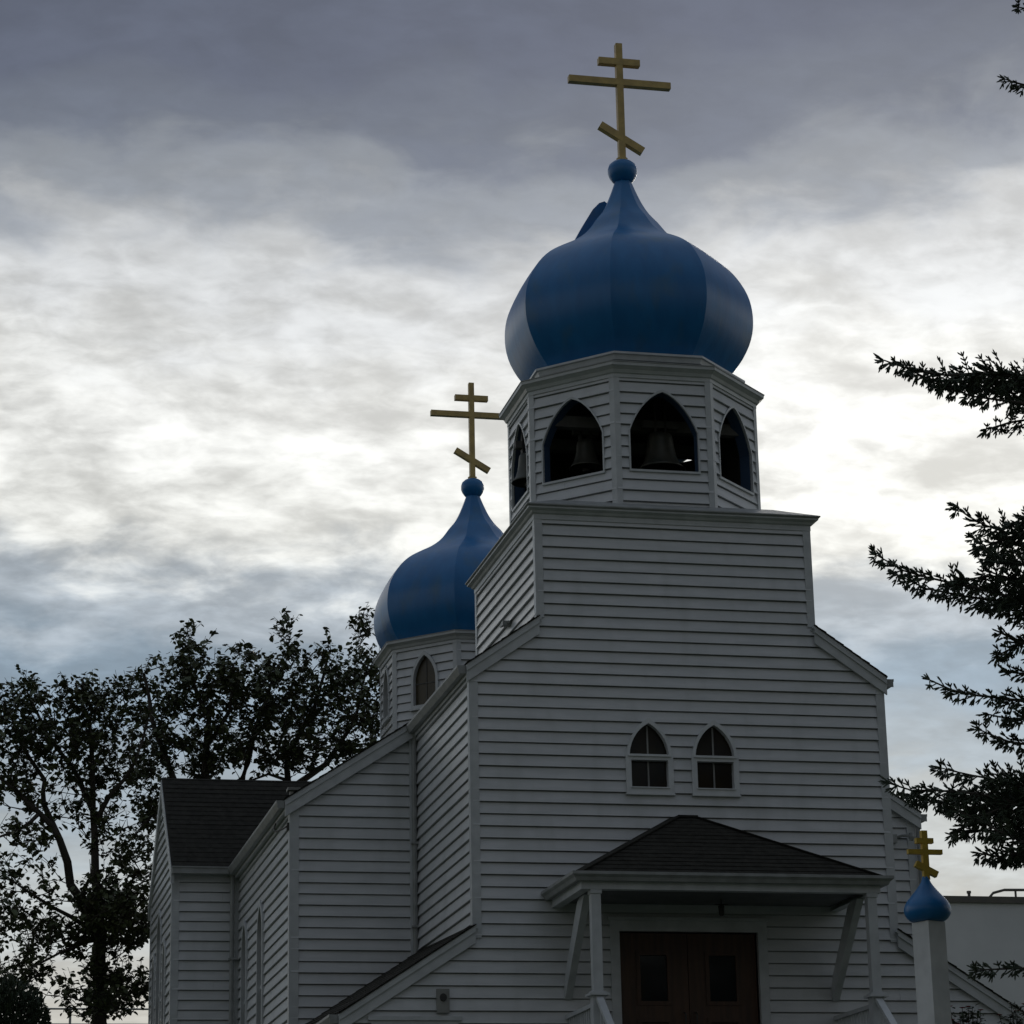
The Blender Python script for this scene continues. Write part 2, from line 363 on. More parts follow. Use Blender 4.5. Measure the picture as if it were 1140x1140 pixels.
fr.box(-1.34,-.18,-.06,.0,5.10,5.15)
wf = fr.build('window', M_TRIM, church)
g = MB(); g.box(-1.19,-.33,.05,.06,3.91,5.02); g.build('pane', M_GLASS, wf)

# ------------------------------------------------------------------ roofs
def rake_roof(zf, x_in, x_out, yf, yb, over_x, over_y, fasc, seed, name='roof', gut=True, back=False, lift=0.):
    """one slope of a gable roof; x_out is the eave side wall, zf the height of its top surface"""
    s = 1 if x_out > x_in else -1
    xe = x_out + s*over_x
    z0, z1 = zf(xe), zf(x_in)
    a = Vector((xe, 0, z0)); b = Vector((x_in, 0, z1)); L_ = (b-a).length; dv = (b-a).normalized()
    nn = Vector((s*abs(dv.z), 0, abs(dv.x)))
    y0 = yf-over_y; y1 = yb
    r_ = MB()
    th = .05
    # deck
    u = Vector((0,1,0))
    pl = Plane((xe, 0, z0), (0,1,lift), dv, nn)
    slab(r_, pl, [[(y0,0),(y1,0),(y1,L_),(y0,L_)]], -th, -.008, k=1)
    boards(r_, pl, [[(y0-.012,-.015),(y1,-.015),(y1,L_),(y0-.012,L_)]], .14, 0, .008, groove=.001, jit=.4, seed=seed, k=0)
    # dark shingle edge over the rake
    slab(r_, pl, [[(y0-.012,-.015),(y0+.03,-.015),(y0+.03,L_),(y0-.012,L_)]], -.016, -.004, k=0)
    ro = r_.build(name, [M_SHIN, M_TRIM], church)
    # rake board, two steps, front
    rb = MB(); vdir = Vector((0,0,1)); c_ = abs(dv.x)
    def para(t0, t1, ya, yb_):
        P = [(xe, z0-t0), (x_in, z1-t0), (x_in, z1-t1), (xe, z0-t1)]
        slab(rb, Plane((0,0,0),(1,0,0),(0,0,1),(0,-1,0)), [P], -yb_, -ya)
    para(.022/c_, .085/c_, y0+.002, y0+.05); para(.085/c_, (fasc)/c_, y0+.022, y0+.055)
    rb.build('rake_board', M_TRIM, ro)
    if over_y > .06:
        sb = MB(); slab(sb, pl, [[(y0+.05,0),(yf,0),(yf,L_),(y0+.05,L_)]], -.075, -.052); sb.build('soffit', M_TRIM, ro)
    if gut:
        gm = MB(); gx = xe+s*.005
        prof = [(0,-.03),(.0,-.13),(.07,-.13),(.11,-.05),(.11,-.02),(.10,-.02),(.095,-.05),(.06,-.118),(.012,-.118),(.012,-.03)]
        P = [(gx+s*q, z0+w__-.0) for q, w__ in prof]
        slab(gm, Plane((0,0,0),(1,0,0),(0,0,1),(0,-1,0)), [P], -(y1), -(y0+.06))
        gm.box(min(gx,gx+s*.10), max(gx,gx+s*.10), y0+.055, y0+.062, z0-.13, z0-.025)
        gm.build('gutter', M_GUT, ro)
        fm = MB(); x_a, x_b = sorted((xe, xe-s*.02)); fm.box(x_a, x_b, y0+.056, y1, z0-.17, z0-.03)
        xa, xb = sorted((xe-s*.02, x_out)); fm.box(xa, xb, y0+.056, y1, z0-.155, z0-.14)
        fm.build('fascia', M_TRIM, ro)
    return ro
# tower lower roof
rake_roof(z_tow, XU0, 0, 0, DN, .06, .09, .20, 21, 'tower_roof')
rake_roof(z_tow, XU1, W, 0, DN, .06, .09, .20, 22, 'tower_roof')
# wings
rake_roof(z_wng, 0, -XW, 0, DN, .08, .09, .20, 23, 'wing_roof', lift=.045)
rake_roof(z_wng, W, W+XW, 0, DN, .08, .09, .20, 24, 'wing_roof', lift=.045)
# nave
NB = 19.
rake_roof(z_nav, CX, XN0, DN, NB, .10, .12, .21, 25, 'nave_roof')
rake_roof(z_nav, CX, XN1, DN, NB, .10, .12, .21, 26, 'nave_roof')
nv = MB()
P = [(XN0,ZG),(XN1,ZG),(XN1,z_nav(XN1)-.1),(CX,z_nav(CX)-.1),(XN0,z_nav(XN0)-.1)]
boards(nv, PF(DN), [P], PIT, V0, T, jit=.10, seed=30)
slab(nv, PF(DN), [P], -.12, -.035)
slab(nv, PF(NB), [P], -.0, .12)
NW = [(6.72, .33, 4.9, 7.05, 7.58), (8.62, .33, 4.9, 7.05, 7.58)]
for s in (-1, 1):
    pl = PL(XN0) if s < 0 else PR(XN1)
    sg = -1 if s < 0 else 1
    hs_ = [arch(sg*c, hw-.03, z0+.03, zs, za-.05) for c, hw, z0, zs, za in NW]
    Q = ly(DN, NB, ZG, z_nav(XN0)-.12) if s < 0 else ry(DN, NB, ZG, z_nav(XN0)-.12)
    boards(nv, pl, [Q]+hs_, PIT, V0, T, jit=.10, seed=31+s)
    slab(nv, pl, [Q]+hs_, -.10, -.035)
nv.build('nave_wall', M_SIDE, church)

# ------------------------------------------------------------------ transepts
YT0, YT1 = DT, 13.35; YM = (YT0+YT1)/2; ZRT = 10.30; XT = 1.04
for s in (-1, 1):
    xi = XN0 if s < 0 else XN1; xo = xi + s*XT
    xa, xb = sorted((xi, xo)); t_ = MB()
    ze = 8.46
    boards(t_, PF(YT0), [[(xa,ZG),(xb,ZG),(xb,ze),(xa,ze)]], PIT, V0, T, jit=.10, seed=40+s)
    boards(t_, Plane((0,YT1,0),(-1,0,0),(0,0,1),(0,1,0)), [[(-xb,ZG),(-xa,ZG),(-xa,ze),(-xb,ze)]], PIT, V0, T, seed=42)
    pl = PL(xo) if s < 0 else PR(xo); sg = -1 if s < 0 else 1
    G = [(sg*YT0,ZG),(sg*YT1,ZG),(sg*YT1,ze),(sg*YM,ZRT-.1),(sg*YT0,ze)]
    TWN = [(11.58,.36,5.4,7.6,8.15),(10.65,.24,5.6,7.15,7.55),(12.5,.24,5.6,7.15,7.55)]
    hs_ = [arch(sg*c, hw-.03, z0+.03, zs, za-.05) for c, hw, z0, zs, za in TWN]
    boards(t_, pl, [G]+hs_, PIT, V0, T, jit=.10, seed=44+s); slab(t_, pl, [G]+hs_, -.1, -.035)
    t_.build('transept_wall', M_SIDE, church)
    corner(xo, YT0, ZG, ze-.02, s, -1, .09); corner(xo, YT1, ZG, ze-.02, s, 1, .09)
    for c, hw, z0, zs, za in TWN:
        m_ = MB(); slab(m_, pl, [arch(sg*c, hw, z0, zs, za), arch(sg*c, hw-.065, z0+.065, zs, za-.09)], -.08, .045)
        slab(m_, pl, [[(sg*c-hw+.05,6.75),(sg*c+hw-.05,6.75),(sg*c+hw-.05,6.80),(sg*c-hw+.05,6.80)]], -.05, .0)
        w_ = m_.build('window', M_TRIM, church)
        m_ = MB(); slab(m_, pl, [arch(sg*c, hw-.06, z0+.06, zs, za-.085)], -.06, -.05); m_.build('pane', M_GLASS, w_)
    # roof: two slopes running into the nave roof, ridge along x
    xg = xo + s*.05
    for q in (-1, 1):
        ye = (YT0-.15) if q < 0 else (YT1+.15); zE = 8.50
        a = Vector((0, ye, zE)); b = Vector((0, YM, ZRT)); L_ = (b-a).length; dv = (b-a).normalized()
        pl = Plane((0, ye, zE), (1,0,0), dv, Vector((0, q*abs(dv.z), abs(dv.y))))
        def xin(z): return (z-9.69)/.64 if s < 0 else W-(z-9.69)/.64       # where the nave roof is at that height
        P = [(xg,0),(xin(zE),0),(xin(ZRT),L_),(xg,L_)]
        r_ = MB(); slab(r_, pl, [P], -.05, -.008, k=1); boards(r_, pl, [P], .14, 0, .008, groove=.001, jit=.4, seed=47+s+q, k=0)
        g0, g1 = sorted((xg, xg-s*.03)); slab(r_, pl, [[(g0,-.012),(g1,-.012),(g1,L_),(g0,L_)]], -.02, .006, k=0)
        ro = r_.build('transept_roof', [M_SHIN, M_TRIM], church)
        m_ = MB(); a0, a1 = sorted((xg, xin(zE)+s*.10)); g_y0, g_y1 = sorted((ye, ye+q*.10))
        m_.box(a0, a1, g_y0, g_y1, zE-.12, zE-.015); m_.box(a0, a1, *sorted((ye, ye+q*.115)), zE-.032, zE-.010)
        m_.build('gutter', M_GUT, ro)
        m_ = MB(); sl_ = Plane((xg,0,0),(0,1,0),(0,0,1),(s,0,0))
        slab(m_, sl_, [[(ye,zE-.03),(YM,ZRT-.03),(YM,ZRT-.27),(ye,zE-.27)]], -.04, .01); m_.build('rake_board', M_TRIM, ro)
        m_ = MB(); slab(m_, pl, [[(xo,0),(xg-s*.03,0),(xg-s*.03,L_),(xo,L_)]], -.07, -.055); m_.build('soffit', M_TRIM, ro)
# inner corner board and downspouts
m = MB(); m.box(XN0-.075, XN0, DT-.07, DT, ZG, 8.42); m.build('corner_board', M_TRIM, church)
m = MB()
m.tube([(-.045, DN-.10, 9.42), (-.055, DN-.06, 9.3), (-.055, DN-.06, 5.9+.25)], .036, 8)
m.box(-.11, .0, DN-.115, DN-.003, 7.9, 7.93); m.box(-.11, .0, DN-.115, DN-.003, 6.75, 6.78)
m.tube([(-.055, DN-.06, 6.2), (-.10, DN-.22, 6.13)], .036, 8)
m.build('downspout', M_GUT, church)
m = MB(); m.box(-.12, -.022, DN-.05, DN+.0, z_wng(0)-.1, z_nav(0)-.17); m.build('corner_board', M_TRIM, church)
m = MB(); m.box(W+.022, W+.12, DN-.05, DN+.0, z_wng(0)-.1, z_nav(0)-.17); m.build('corner_board', M_TRIM, church)
m = MB(); m.tube([(XN0-.13, DT-.13, 8.40), (XN0-.13, DT-.13, 3.5)], .035, 8); m.box(XN0-.18,XN0-.0,DT-.18,DT-.09,7.05,7.08); m.box(XN0-.18,XN0,DT-.18,DT-.09,5.5,5.53)
m.build('downspout', M_GUT, church)
m = MB(); m.tube([(XN1-.0+.06, DN-.05, 8.3), (XN1+.06, DN-.05, 3.5)], .035, 8); m.build('downspout', M_GUT, church)

# ------------------------------------------------------------------ windows in the front and side of the nave
for c, hw, z0, zs, za in WIN:
    m = MB(); midz0, midz1 = 8.395, 8.455
    low = [(c-hw+.07, z0+.08), (c+hw-.07, z0+.08), (c+hw-.07, midz0-.005), (c-hw+.07, midz0-.005)]
    up_ = arch(c, hw-.052, midz1+.005, midz1+.01, za-.07)
    slab(m, pf, [arch(c, hw, z0, zs, za), low, up_], -.10, .045)
    slab(m, pf, [[(c-hw+.03,midz1-.02),(c+hw-.03,midz1-.02),(c+hw-.03,midz1+.008),(c-hw+.03,midz1+.008)]], .045, .065)
    slab(m, pf, [[(c-hw-.01,z0-.02),(c+hw+.01,z0-.02),(c+hw+.01,z0),(c-hw-.01,z0)]], .0, .055)
    slab(m, pf, [[(c-hw+.06,z0+.068),(c+hw-.06,z0+.068),(c+hw-.06,z0+.082),(c-hw+.06,z0+.082)]], .03, .06)
    w_ = m.build('window', M_WIN, church)
    m = MB(); slab(m, pf, [arch(c, hw-.04, z0+.06, zs, za-.055)], -.06, -.05); m.build('pane', M_GLASS, w_)
    m = MB(); m.box(c-.010, c+.010, .033, .049, z0+.1, za-.09); m.build('muntin', M_PLUG, w_)
for s in (-1, 1):
    pl = PL(XN0) if s < 0 else PR(XN1); sg = -1 if s < 0 else 1
    for c, hw, z0, zs, za in NW:
        m = MB(); slab(m, pl, [arch(sg*c, hw, z0, zs, za), arch(sg*c, hw-.07, z0+.07, zs, za-.10)], -.08, .05)
        slab(m, pl, [[(sg*c-hw+.05,6.3),(sg*c+hw-.05,6.3),(sg*c+hw-.05,6.35),(sg*c-hw+.05,6.35)]], -.05, .0)
        w_ = m.build('window', M_TRIM, church)
        m = MB(); slab(m, pl, [arch(sg*c, hw-.065, z0+.065, zs, za-.09)], -.06, -.05); m.build('pane', M_GLASS, w_)

# ------------------------------------------------------------------ cornice and shallow roof of the belfry base
m = MB()
def ring_box(mb, x0, x1, y0, y1, prof, k=None):    # prof [(out, z)] swept round a rectangle
    vs = []; fs = []
    for o_, z in prof: vs += [(x0-o_,y0-o_,z),(x1+o_,y0-o_,z),(x1+o_,y1+o_,z),(x0-o_,y1+o_,z)]
    for i in range(len(prof)-1):
        for j in range(4): fs.append((i*4+j, i*4+(j+1)%4, (i+1)*4+(j+1)%4, (i+1)*4+j))
    mb.mesh(vs, fs, k)
ring_box(m, XU0, XU1, 0, DU, [(0,ZU-.03),(.035,ZU-.03),(.035,ZU+.035),(.06,ZU+.05),(.075,ZU+.075),(.12,ZU+.10),(.125,ZU+.135),(.10,ZU+.135)])
m.build('cornice', M_TRIM, church)
m = MB(); ring_box(m, XU0, XU1, 0, DU, [(.10,ZU+.10),(.145,ZU+.137),(.145,ZU+.152),(-.35,ZU+.36)])
m.poly([(XU0+.35,.35,ZU+.36),(XU1-.35,.35,ZU+.36),(XU1-.35,DU-.35,ZU+.36),(XU0+.35,DU-.35,ZU+.36)])
m.build('belfry_base_roof', M_GUT, church)

# ------------------------------------------------------------------ octagons: belfry and drum
def octv(c, ap, kk):   # vertex kk at circumradius; kk=0 -> front left vertex, going counter-clockwise seen from above
    a = R(-90-22.5+45*kk); rr = ap/math.cos(R(22.5)); return Vector((c[0]+rr*math.cos(a), c[1]+rr*math.sin(a), 0))
def oct_prof(mb, c, prof, k=None):
    vs = []; fs = []
    for ap, z in prof:
        for j in range(8):
            q = octv(c, ap, j); vs.append((q.x, q.y, z))
    for i in range(len(prof)-1):
        for j in range(8): fs.append((i*8+j, i*8+(j+1)%8, (i+1)*8+(j+1)%8, (i+1)*8+j))
    mb.mesh(vs, fs, k)
C1 = (CX, 1.885); A1 = 1.594; Z1b, Z1t = 11.74, 13.72
C2 = (CX, 12.70); A2 = 1.572; Z2b, Z2t = 10.0, 12.76
def octwall(c, ap, zb, zt, hole, seed, wall_name, open_=True):
    BLN = .40 if open_ else .12
    w_ = MB(); planes = []
    for j in range(8):
        a, b = octv(c, ap, j), octv(c, ap, j+1); u = (b-a); Lw = u.length; nrm_ = Vector((u.y, -u.x, 0)).normalized()
        pl = Plane(a, u, (0,0,1), nrm_); planes.append((pl, Lw))
        H = arch(Lw/2, *hole, BL=BLN)
        P = [(0,zb),(Lw,zb),(Lw,zt),(0,zt)]
        boards(w_, pl, [P, H], PIT, V0, T, jit=.10, seed=seed+j, k=0)
        ins = .16*math.tan(R(22.5))
        if open_:
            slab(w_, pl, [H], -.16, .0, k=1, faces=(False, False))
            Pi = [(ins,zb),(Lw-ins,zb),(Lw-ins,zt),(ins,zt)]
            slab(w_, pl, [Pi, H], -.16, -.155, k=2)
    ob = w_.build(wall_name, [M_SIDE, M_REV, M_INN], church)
    for j in range(8):                       # corner boards, one per corner
        b = octv(c, ap, j); cb = MB()
        pa, La = planes[j]; pb, Lb = planes[j-1]
        p0 = octv(c, ap+.03, j)
        w2 = .065
        A_ = pa.p(w2,0,.03); B_ = pb.p(Lb-w2,0,.03); A0 = pa.p(w2,0,-.01); B0 = pb.p(Lb-w2,0,-.01)
        ring = [A_, p0, B_, B0, b, A0]
        vs = [(q.x,q.y,zb) for q in ring] + [(q.x,q.y,zt) for q in ring]
        cb.mesh(vs, [(i,(i+1)%6,(i+1)%6+6,i+6) for i in range(6)])
        cb.build('corner_board', M_TRIM, ob)
    return planes, ob
H1 = (.468, 12.385, 12.93, 13.49)
planes1, belwall = octwall(C1, A1, Z1b, Z1t, H1, 60, 'belfry_wall')
for j, (pl, Lw) in enumerate(planes1):
    m = MB(); slab(m, pl, [arch(Lw/2, H1[0]+.022, H1[1]-.03, H1[2], H1[3]+.035, BL=.40), arch(Lw/2, *H1, BL=.40)], -.01, .034)
    m.build('arch_casing', M_TRIM, belwall)
for j in (4, 5, 2, 3):
    zt_ = 13.62 if j != 3 else 13.375
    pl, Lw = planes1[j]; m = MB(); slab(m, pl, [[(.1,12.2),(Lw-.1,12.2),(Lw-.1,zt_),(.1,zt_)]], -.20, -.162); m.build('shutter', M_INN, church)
H2 = (.235, 11.70, 12.16, 12.585)
planes2, drumwall = octwall(C2, A2, Z2b, Z2t, H2, 70, 'drum_wall', False)
for j, (pl, Lw) in enumerate(planes2):
    m = MB(); slab(m, pl, [arch(Lw/2, H2[0]+.045, H2[1]-.05, H2[2], H2[3]+.06), arch(Lw/2, H2[0]-.005, H2[1]+.005, H2[2], H2[3]-.01)], -.05, .045)
    slab(m, pl, [[(Lw/2-.31,H2[1]-.08),(Lw/2+.31,H2[1]-.08),(Lw/2+.31,H2[1]-.045),(Lw/2-.31,H2[1]-.045)]], .0, .07)
    w_ = m.build('window', M_TRIM, church)
    m = MB(); slab(m, pl, [arch(Lw/2, *H2)], -.045, -.035); m.build('pane', M_AMBER, w_)
    m = MB(); slab(m, pl, [[(Lw/2-.008,H2[1]),(Lw/2+.008,H2[1]),(Lw/2+.008,H2[3]-.02),(Lw/2-.008,H2[3]-.02)]], -.034, -.026)
    slab(m, pl, [[(Lw/2-.23,12.08),(Lw/2+.23,12.08),(Lw/2+.23,12.10),(Lw/2-.23,12.10)]], -.034, -.024); m.build('muntin', M_BEAM, w_)
for c, A_, zt in ((C1, A1, 13.67), (C2, A2, 12.70)):
    m = MB()
    oct_prof(m, c, [(A_-.2,zt+.0),(A_+.035,zt+.0),(A_+.035,zt+.05),(A_+.055,zt+.06),(A_+.075,zt+.10),(A_+.115,zt+.13),(A_+.135,zt+.14),(A_+.14,zt+.18),(A_+.11,zt+.18),(A_+.11,zt+.16)])
    m.build('cornice', M_TRIM, church)
    m = MB(); oct_prof(m, c, [(A_+.10,zt+.175),(A_+.148,zt+.183),(A_+.148,zt+.193),(1.2,zt+.33)]); m.build('cornice_roof', M_GUT, church)
    m = MB(); oct_prof(m, c, [(1.30,zt+.30),(1.45,zt+.32),(1.47,zt+.385),(1.50,zt+.39),(1.50,zt+.42),(1.2,zt+.44)]); m.build('curb_ring', M_TRIM, church)
# belfry inside: ceiling, floor, beams (part of the church)
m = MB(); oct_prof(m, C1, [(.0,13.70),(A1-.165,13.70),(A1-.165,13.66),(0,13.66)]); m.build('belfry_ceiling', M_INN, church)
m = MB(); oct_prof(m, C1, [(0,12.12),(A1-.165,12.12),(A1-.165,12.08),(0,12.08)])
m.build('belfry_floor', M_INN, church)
m = MB(); m.box(CX-1.42, CX+1.42, 1.05, 1.19, 13.20, 13.36); m.box(CX-1.42, CX+1.42, 2.05, 2.19, 13.20, 13.36); m.box(CX-.62,CX-.5,.47,3.3,13.365,13.47)
m.build('bell_beam', M_BEAM, church)

# ------------------------------------------------------------------ domes
PROF = [(14.02,1.33),(14.14,1.42),(14.27,1.53),(14.41,1.635),(14.60,1.735),(14.78,1.79),(14.95,1.81),(15.12,1.805),(15.29,1.775),(15.46,1.71),(15.63,1.61),
        (15.77,1.50),(15.90,1.36),(16.00,1.21),(16.09,1.05),(16.18,.89),(16.30,.73),(16.44,.60),(16.59,.49),(16.73,.37),(16.88,.28),(17.00,.225),(17.12,.175),(17.27,.12)]
def cr_spline(P, n=3):
    out = []
    for i in range(len(P)-1):
        p0 = P[max(i-1,0)]; p1 = P[i]; p2 = P[i+1]; p3 = P[min(i+2,len(P)-1)]
        for k_ in range(n):
            t = k_/n
            out.append(tuple(.5*((2*p1[d])+(-p0[d]+p2[d])*t+(2*p0[d]-5*p1[d]+4*p2[d]-p3[d])*t*t+(-p0[d]+3*p1[d]-3*p2[d]+p3[d])*t**3) for d in (0,1)))
    out.append(P[-1]); return out
def octfac(th, soft):
    a = (math.degrees(th)+90) % 45; a = abs(a-22.5)          # 0 at ... vertex at 22.5 offsets
    a = 22.5-a                                               # angle from facet centre 0..22.5
    o_ = math.cos(R(22.5))/math.cos(R(a))                    # 1 at the vertex, .924 mid-facet
    return 1-(1-o_)*soft
def dome(c, s, dz, seed, wide=1.):
    m = MB(); P = cr_spline([(z, r_) for z, r_ in PROF], 2)
    prof = [(r_*s, (z-14.1)*s+14.1+dz) for z, r_ in P]
    n = 96; vs = []; fs = []; rnd = random.Random(seed)
    for i, (r_, z) in enumerate(prof):
        for j in range(n):
            th = 2*math.pi*j/n + R(-90+22.5)
            f = octfac(th, .85)*(1+.0018*math.sin(3*th+i*.2+seed))
            vs.append((c[0]+math.cos(th)*r_*f*.995*wide, c[1]+math.sin(th)*r_*f*.995*wide, z))
    for i in range(len(prof)-1):
        for j in range(n): fs.append((i*n+j, i*n+(j+1)%n, (i+1)*n+(j+1)%n, (i+1)*n+j))
    m.mesh(vs, fs); d = m.build('dome', M_BLUE, church)
    me = d.data; me.polygons.foreach_set('use_smooth', [True]*len(me.polygons))
    # hard seams along the eight ribs
    sharp = me.attributes.new('sharp_edge', 'BOOLEAN', 'EDGE')
    for e_ in me.edges:
        a, b = e_.vertices
        if abs(a-b) == n and (a % n) % 12 == 0: sharp.data[e_.index].value = True
    def zz_(z): return (z-14.1)*s+14.1+dz
    kn = MB(); kp = [(.115,17.24),(.15,17.27),(.19,17.33),(.212,17.39),(.212,17.46),(.19,17.52),(.14,17.565),(.08,17.59)]
    kn.lathe([(r_*s, zz_(z)) for r_, z in kp], c, 20); kn.build('ball_finial', M_BLUE, d, smooth=True)
    cs = MB(); x, y = c; S = s
    cs.lathe([(.085*S, zz_(17.585)), (.085*S, zz_(17.625))], c, 12)
    cs.bar((x, y, zz_(17.60)), (x, y, zz_(19.45)), .097*S, .10*S, (0,1,0))
    cs.box(x-.765*S, x+.765*S, y-.052*S, y+.052*S, zz_(18.78), zz_(18.88))
    cs.box(x-.31*S, x+.31*S, y-.052*S, y+.052*S, zz_(19.105), zz_(19.205))
    cs.bar((x-.315*S, y, zz_(18.13)), (x+.315*S, y, zz_(17.76)), .104*S, .105*S, (0,0,1))
    cs.build('cross', M_GOLD, d)
    return d
d1 = dome(C1, 1.0, 0, 1, .985)
d2 = dome(C2, .987, -1.42+.03, 5, 1.035)
# the raised flap on the rear left of the tall dome
m = MB(); pts = []
o = onY(2.25, 660, 250)
Q = [(636,278),(643,262),(652,246),(660,233),(667,226),(673,224),(678,228),(676,238),(668,252),(660,264),(652,276)]
for u_, v_ in Q: pts.append(onY(2.25, u_, v_))
P2 = [(q.x, q.z) for q in pts]
slab(m, PF(2.25), [P2], -.28, 0); m.build('dome_hatch', M_BLUE, d1)

# ------------------------------------------------------------------ bells
def bell(x, y, zt, rad, hgt, label):
    b = root('bell', (x, y, zt-hgt), label, 'bell', 'bells in the belfry')
    m = MB(); P = [(.16,1.0),(.42,.985),(.50,.93),(.54,.80),(.57,.6),(.63,.4),(.73,.22),(.86,.09),(1.0,0),(.94,0),(.80,.1),(.60,.3),(.48,.8),(.1,.9)]
    m.lathe([(r_*rad, zt-hgt+h_*hgt) for r_, h_ in P], (x, y), 28, cap=False); m.build('bell_body', M_BELL, b, smooth=True)
    m = MB(); m.box(x-rad*.75, x+rad*.75, y-.05, y+.05, zt+.07, zt+.17); m.build('headstock', M_BEAM, b)
    m = MB()
    for q in (-.09, .05): m.box(x+q, x+q+.03, y-.055, y+.055, zt-.02, 13.64)
    m.build('hanger_strap', M_IRON, b)
    m = MB(); m.tube([(x, y, zt-.1), (x, y, zt-hgt-.02)], [.015,.022], 6); m.lathe([(.01,zt-hgt-.07),(.05,zt-hgt-.05),(.055,zt-hgt-.01),(.01,zt-hgt+.04)], (x,y), 10); m.build('clapper', M_IRON, b)
p = onY(.95, 735, 490); bell(p.x, .95, 13.13, .33, .52, 'largest dark bronze bell, hanging behind the middle arch of the belfry')
p = onY(1.35, 652, 500); bell(p.x, 1.35, 13.12, .235, .40, 'small bronze bell hanging behind the left front arch of the belfry')
p = onY(2.0, 588, 520); bell(p.x, 2.0, 13.10, .24, .42, 'dim bell seen through the narrow arch on the far left of the belfry')

# ------------------------------------------------------------------ porch
EX0, EX1, EY, EZ = .93, 4.79, -1.62, 6.68
m = MB(); A0 = Vector((2.66,0,7.68)); A1_ = Vector((2.90,0,7.68))
def tri_plane(a, b, c_):
    u = (b-a).normalized(); n_ = u.cross(c_-a).normalized(); v = n_.cross(u).normalized(); return Plane(a, u, v, n_)
def on_pl(pl, q): d_ = q-pl.O; return (d_.dot(pl.u), d_.dot(pl.v))
e00 = Vector((EX0,0,EZ)); e01 = Vector((EX0,EY,EZ)); e11 = Vector((EX1,EY,EZ)); e10 = Vector((EX1,0,EZ))
for F_ in ([e01,e11,A1_,A0], [e00,e01,A0], [e11,e10,A1_]):
    pl = tri_plane(F_[0], F_[1], F_[-1]); P = [on_pl(pl, q) for q in F_]
    boards(m, pl, [P], .125, 0, .007, groove=.001, jit=.4, seed=5)
    slab(m, pl, [P], -.05, -.01)
for a, b in ((e01, A0), (e11, A1_)): m.bar(a+Vector((0,0,.006)), b+Vector((0,0,.006)), .12, .014)
m.bar(A0+Vector((-.01,-.03,-.008)), A1_+Vector((.01,-.03,-.008)), .08, .03)
pr = m.build('porch_roof', M_SHIN, church)
m = MB()
def gut_prof(o_): return [(o_-.03,EZ-.10),(o_+.03,EZ-.10),(o_+.05,EZ-.06),(o_+.085,EZ-.03),(o_+.085,EZ+.005),(o_+.07,EZ+.005),(o_+.07,EZ-.02),(o_-.0,EZ-.02)]
def u_sweep(mb, prof, k=None):           # swept along left side, front, right side
    vs = []; fs = []; n = len(prof)
    for (px, py, dx, dy) in ((EX0,-.03,-1,0),(EX0,EY,-1,-1),(EX1,EY,1,-1),(EX1,-.03,1,0)):
        for o_, z in prof: vs.append((px+dx*o_, py+dy*o_, z))
    for i in range(3):
        for j in range(n-1): fs.append((i*n+j, (i+1)*n+j, (i+1)*n+j+1, i*n+j+1))
    fs.append(tuple(range(n))); fs.append(tuple(range(3*n, 4*n))[::-1]); mb.mesh(vs, fs, k)
u_sweep(m, gut_prof(0)); m.build('gutter', M_GUT, pr)
m = MB(); u_sweep(m, [(-.17,EZ-.19),(-.05,EZ-.19),(-.05,EZ-.10),(-.02,EZ-.10),(-.02,EZ-.03),(-.17,EZ-.03)]); m.build('porch_beam', M_TRIM, pr)
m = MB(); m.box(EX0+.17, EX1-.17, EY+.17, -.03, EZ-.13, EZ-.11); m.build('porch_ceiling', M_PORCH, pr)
PY = -1.50
PXL, PXR = 1.16, 4.63
for px in (PXL, PXR):
    m = MB(); m.box(px-.058, px+.058, PY-.058, PY+.058, 5.28, EZ-.19); m.box(px-.07,px+.07,PY-.07,PY+.07,EZ-.24,EZ-.192)
    m.build('porch_post', M_TRIM, church)
    m = MB(); m.box(px-.075, px+.075, PY-.075, PY+.075, ZG, 5.235); m.box(px-.12,px+.12,PY-.12,PY+.12,5.235,5.262); m.box(px-.09,px+.09,PY-.09,PY+.09,5.262,5.285)
    m.build('newel_post', M_TRIM, church)
    # knee brace in the plane of the side wall, gently curved
    m = MB(); outer = []; inner = []
    for i in range(9):
        t = i/8; y = -.05 + (-1.10)*t; z = 5.36 + (EZ-.195-5.36)*t
        outer.append((y, z)); inner.append((min(-.03, y+.21), min(z+.02+.10*t, EZ-.192)))
    P = outer + inner[::-1]
    pl = Plane((px-.0,0,0),(0,1,0),(0,0,1),(1,0,0)); slab(m, pl, [P], -.045, .045); m.build('knee_brace', M_TRIM, church)
    # railings
    m = MB(); m.box(px-.04, px+.04, PY+.075, -.03, 5.12, 5.17); rl = m.build('railing', M_TRIM, church)
    m = MB(); m.box(px-.03, px+.03, PY+.075, -.03, 4.24, 4.29); m.build('bottom_rail', M_TRIM, rl)
    for i in range(12):
        y = PY+.17+i*.105; b = MB(); b.box(px-.017, px+.017, y, y+.034, 4.29, 5.12); b.build('baluster', M_TRIM, rl)
    m = MB(); a = Vector((px, PY-.06, 5.215)); b_ = Vector((px, PY-1.62, 4.02)); m.bar(a, b_, .085, .045); rl = m.build('stair_railing', M_TRIM, church)
    m = MB(); m.bar(a-Vector((0,0,.78)), b_-Vector((0,0,.78)), .05, .04); m.build('bottom_rail', M_TRIM, rl)
    m = MB(); m.box(px-.05, px+.05, PY-1.70, PY-1.60, ZG-.3, 4.10); m.build('end_post', M_TRIM, rl)
    for i in range(13):
        t = (i+1)/14; q = a.lerp(b_, t); b = MB(); b.box(px-.015, px+.015, q.y-.015, q.y+.015, q.z-.78, q.z-.02); b.build('baluster', M_TRIM, rl)
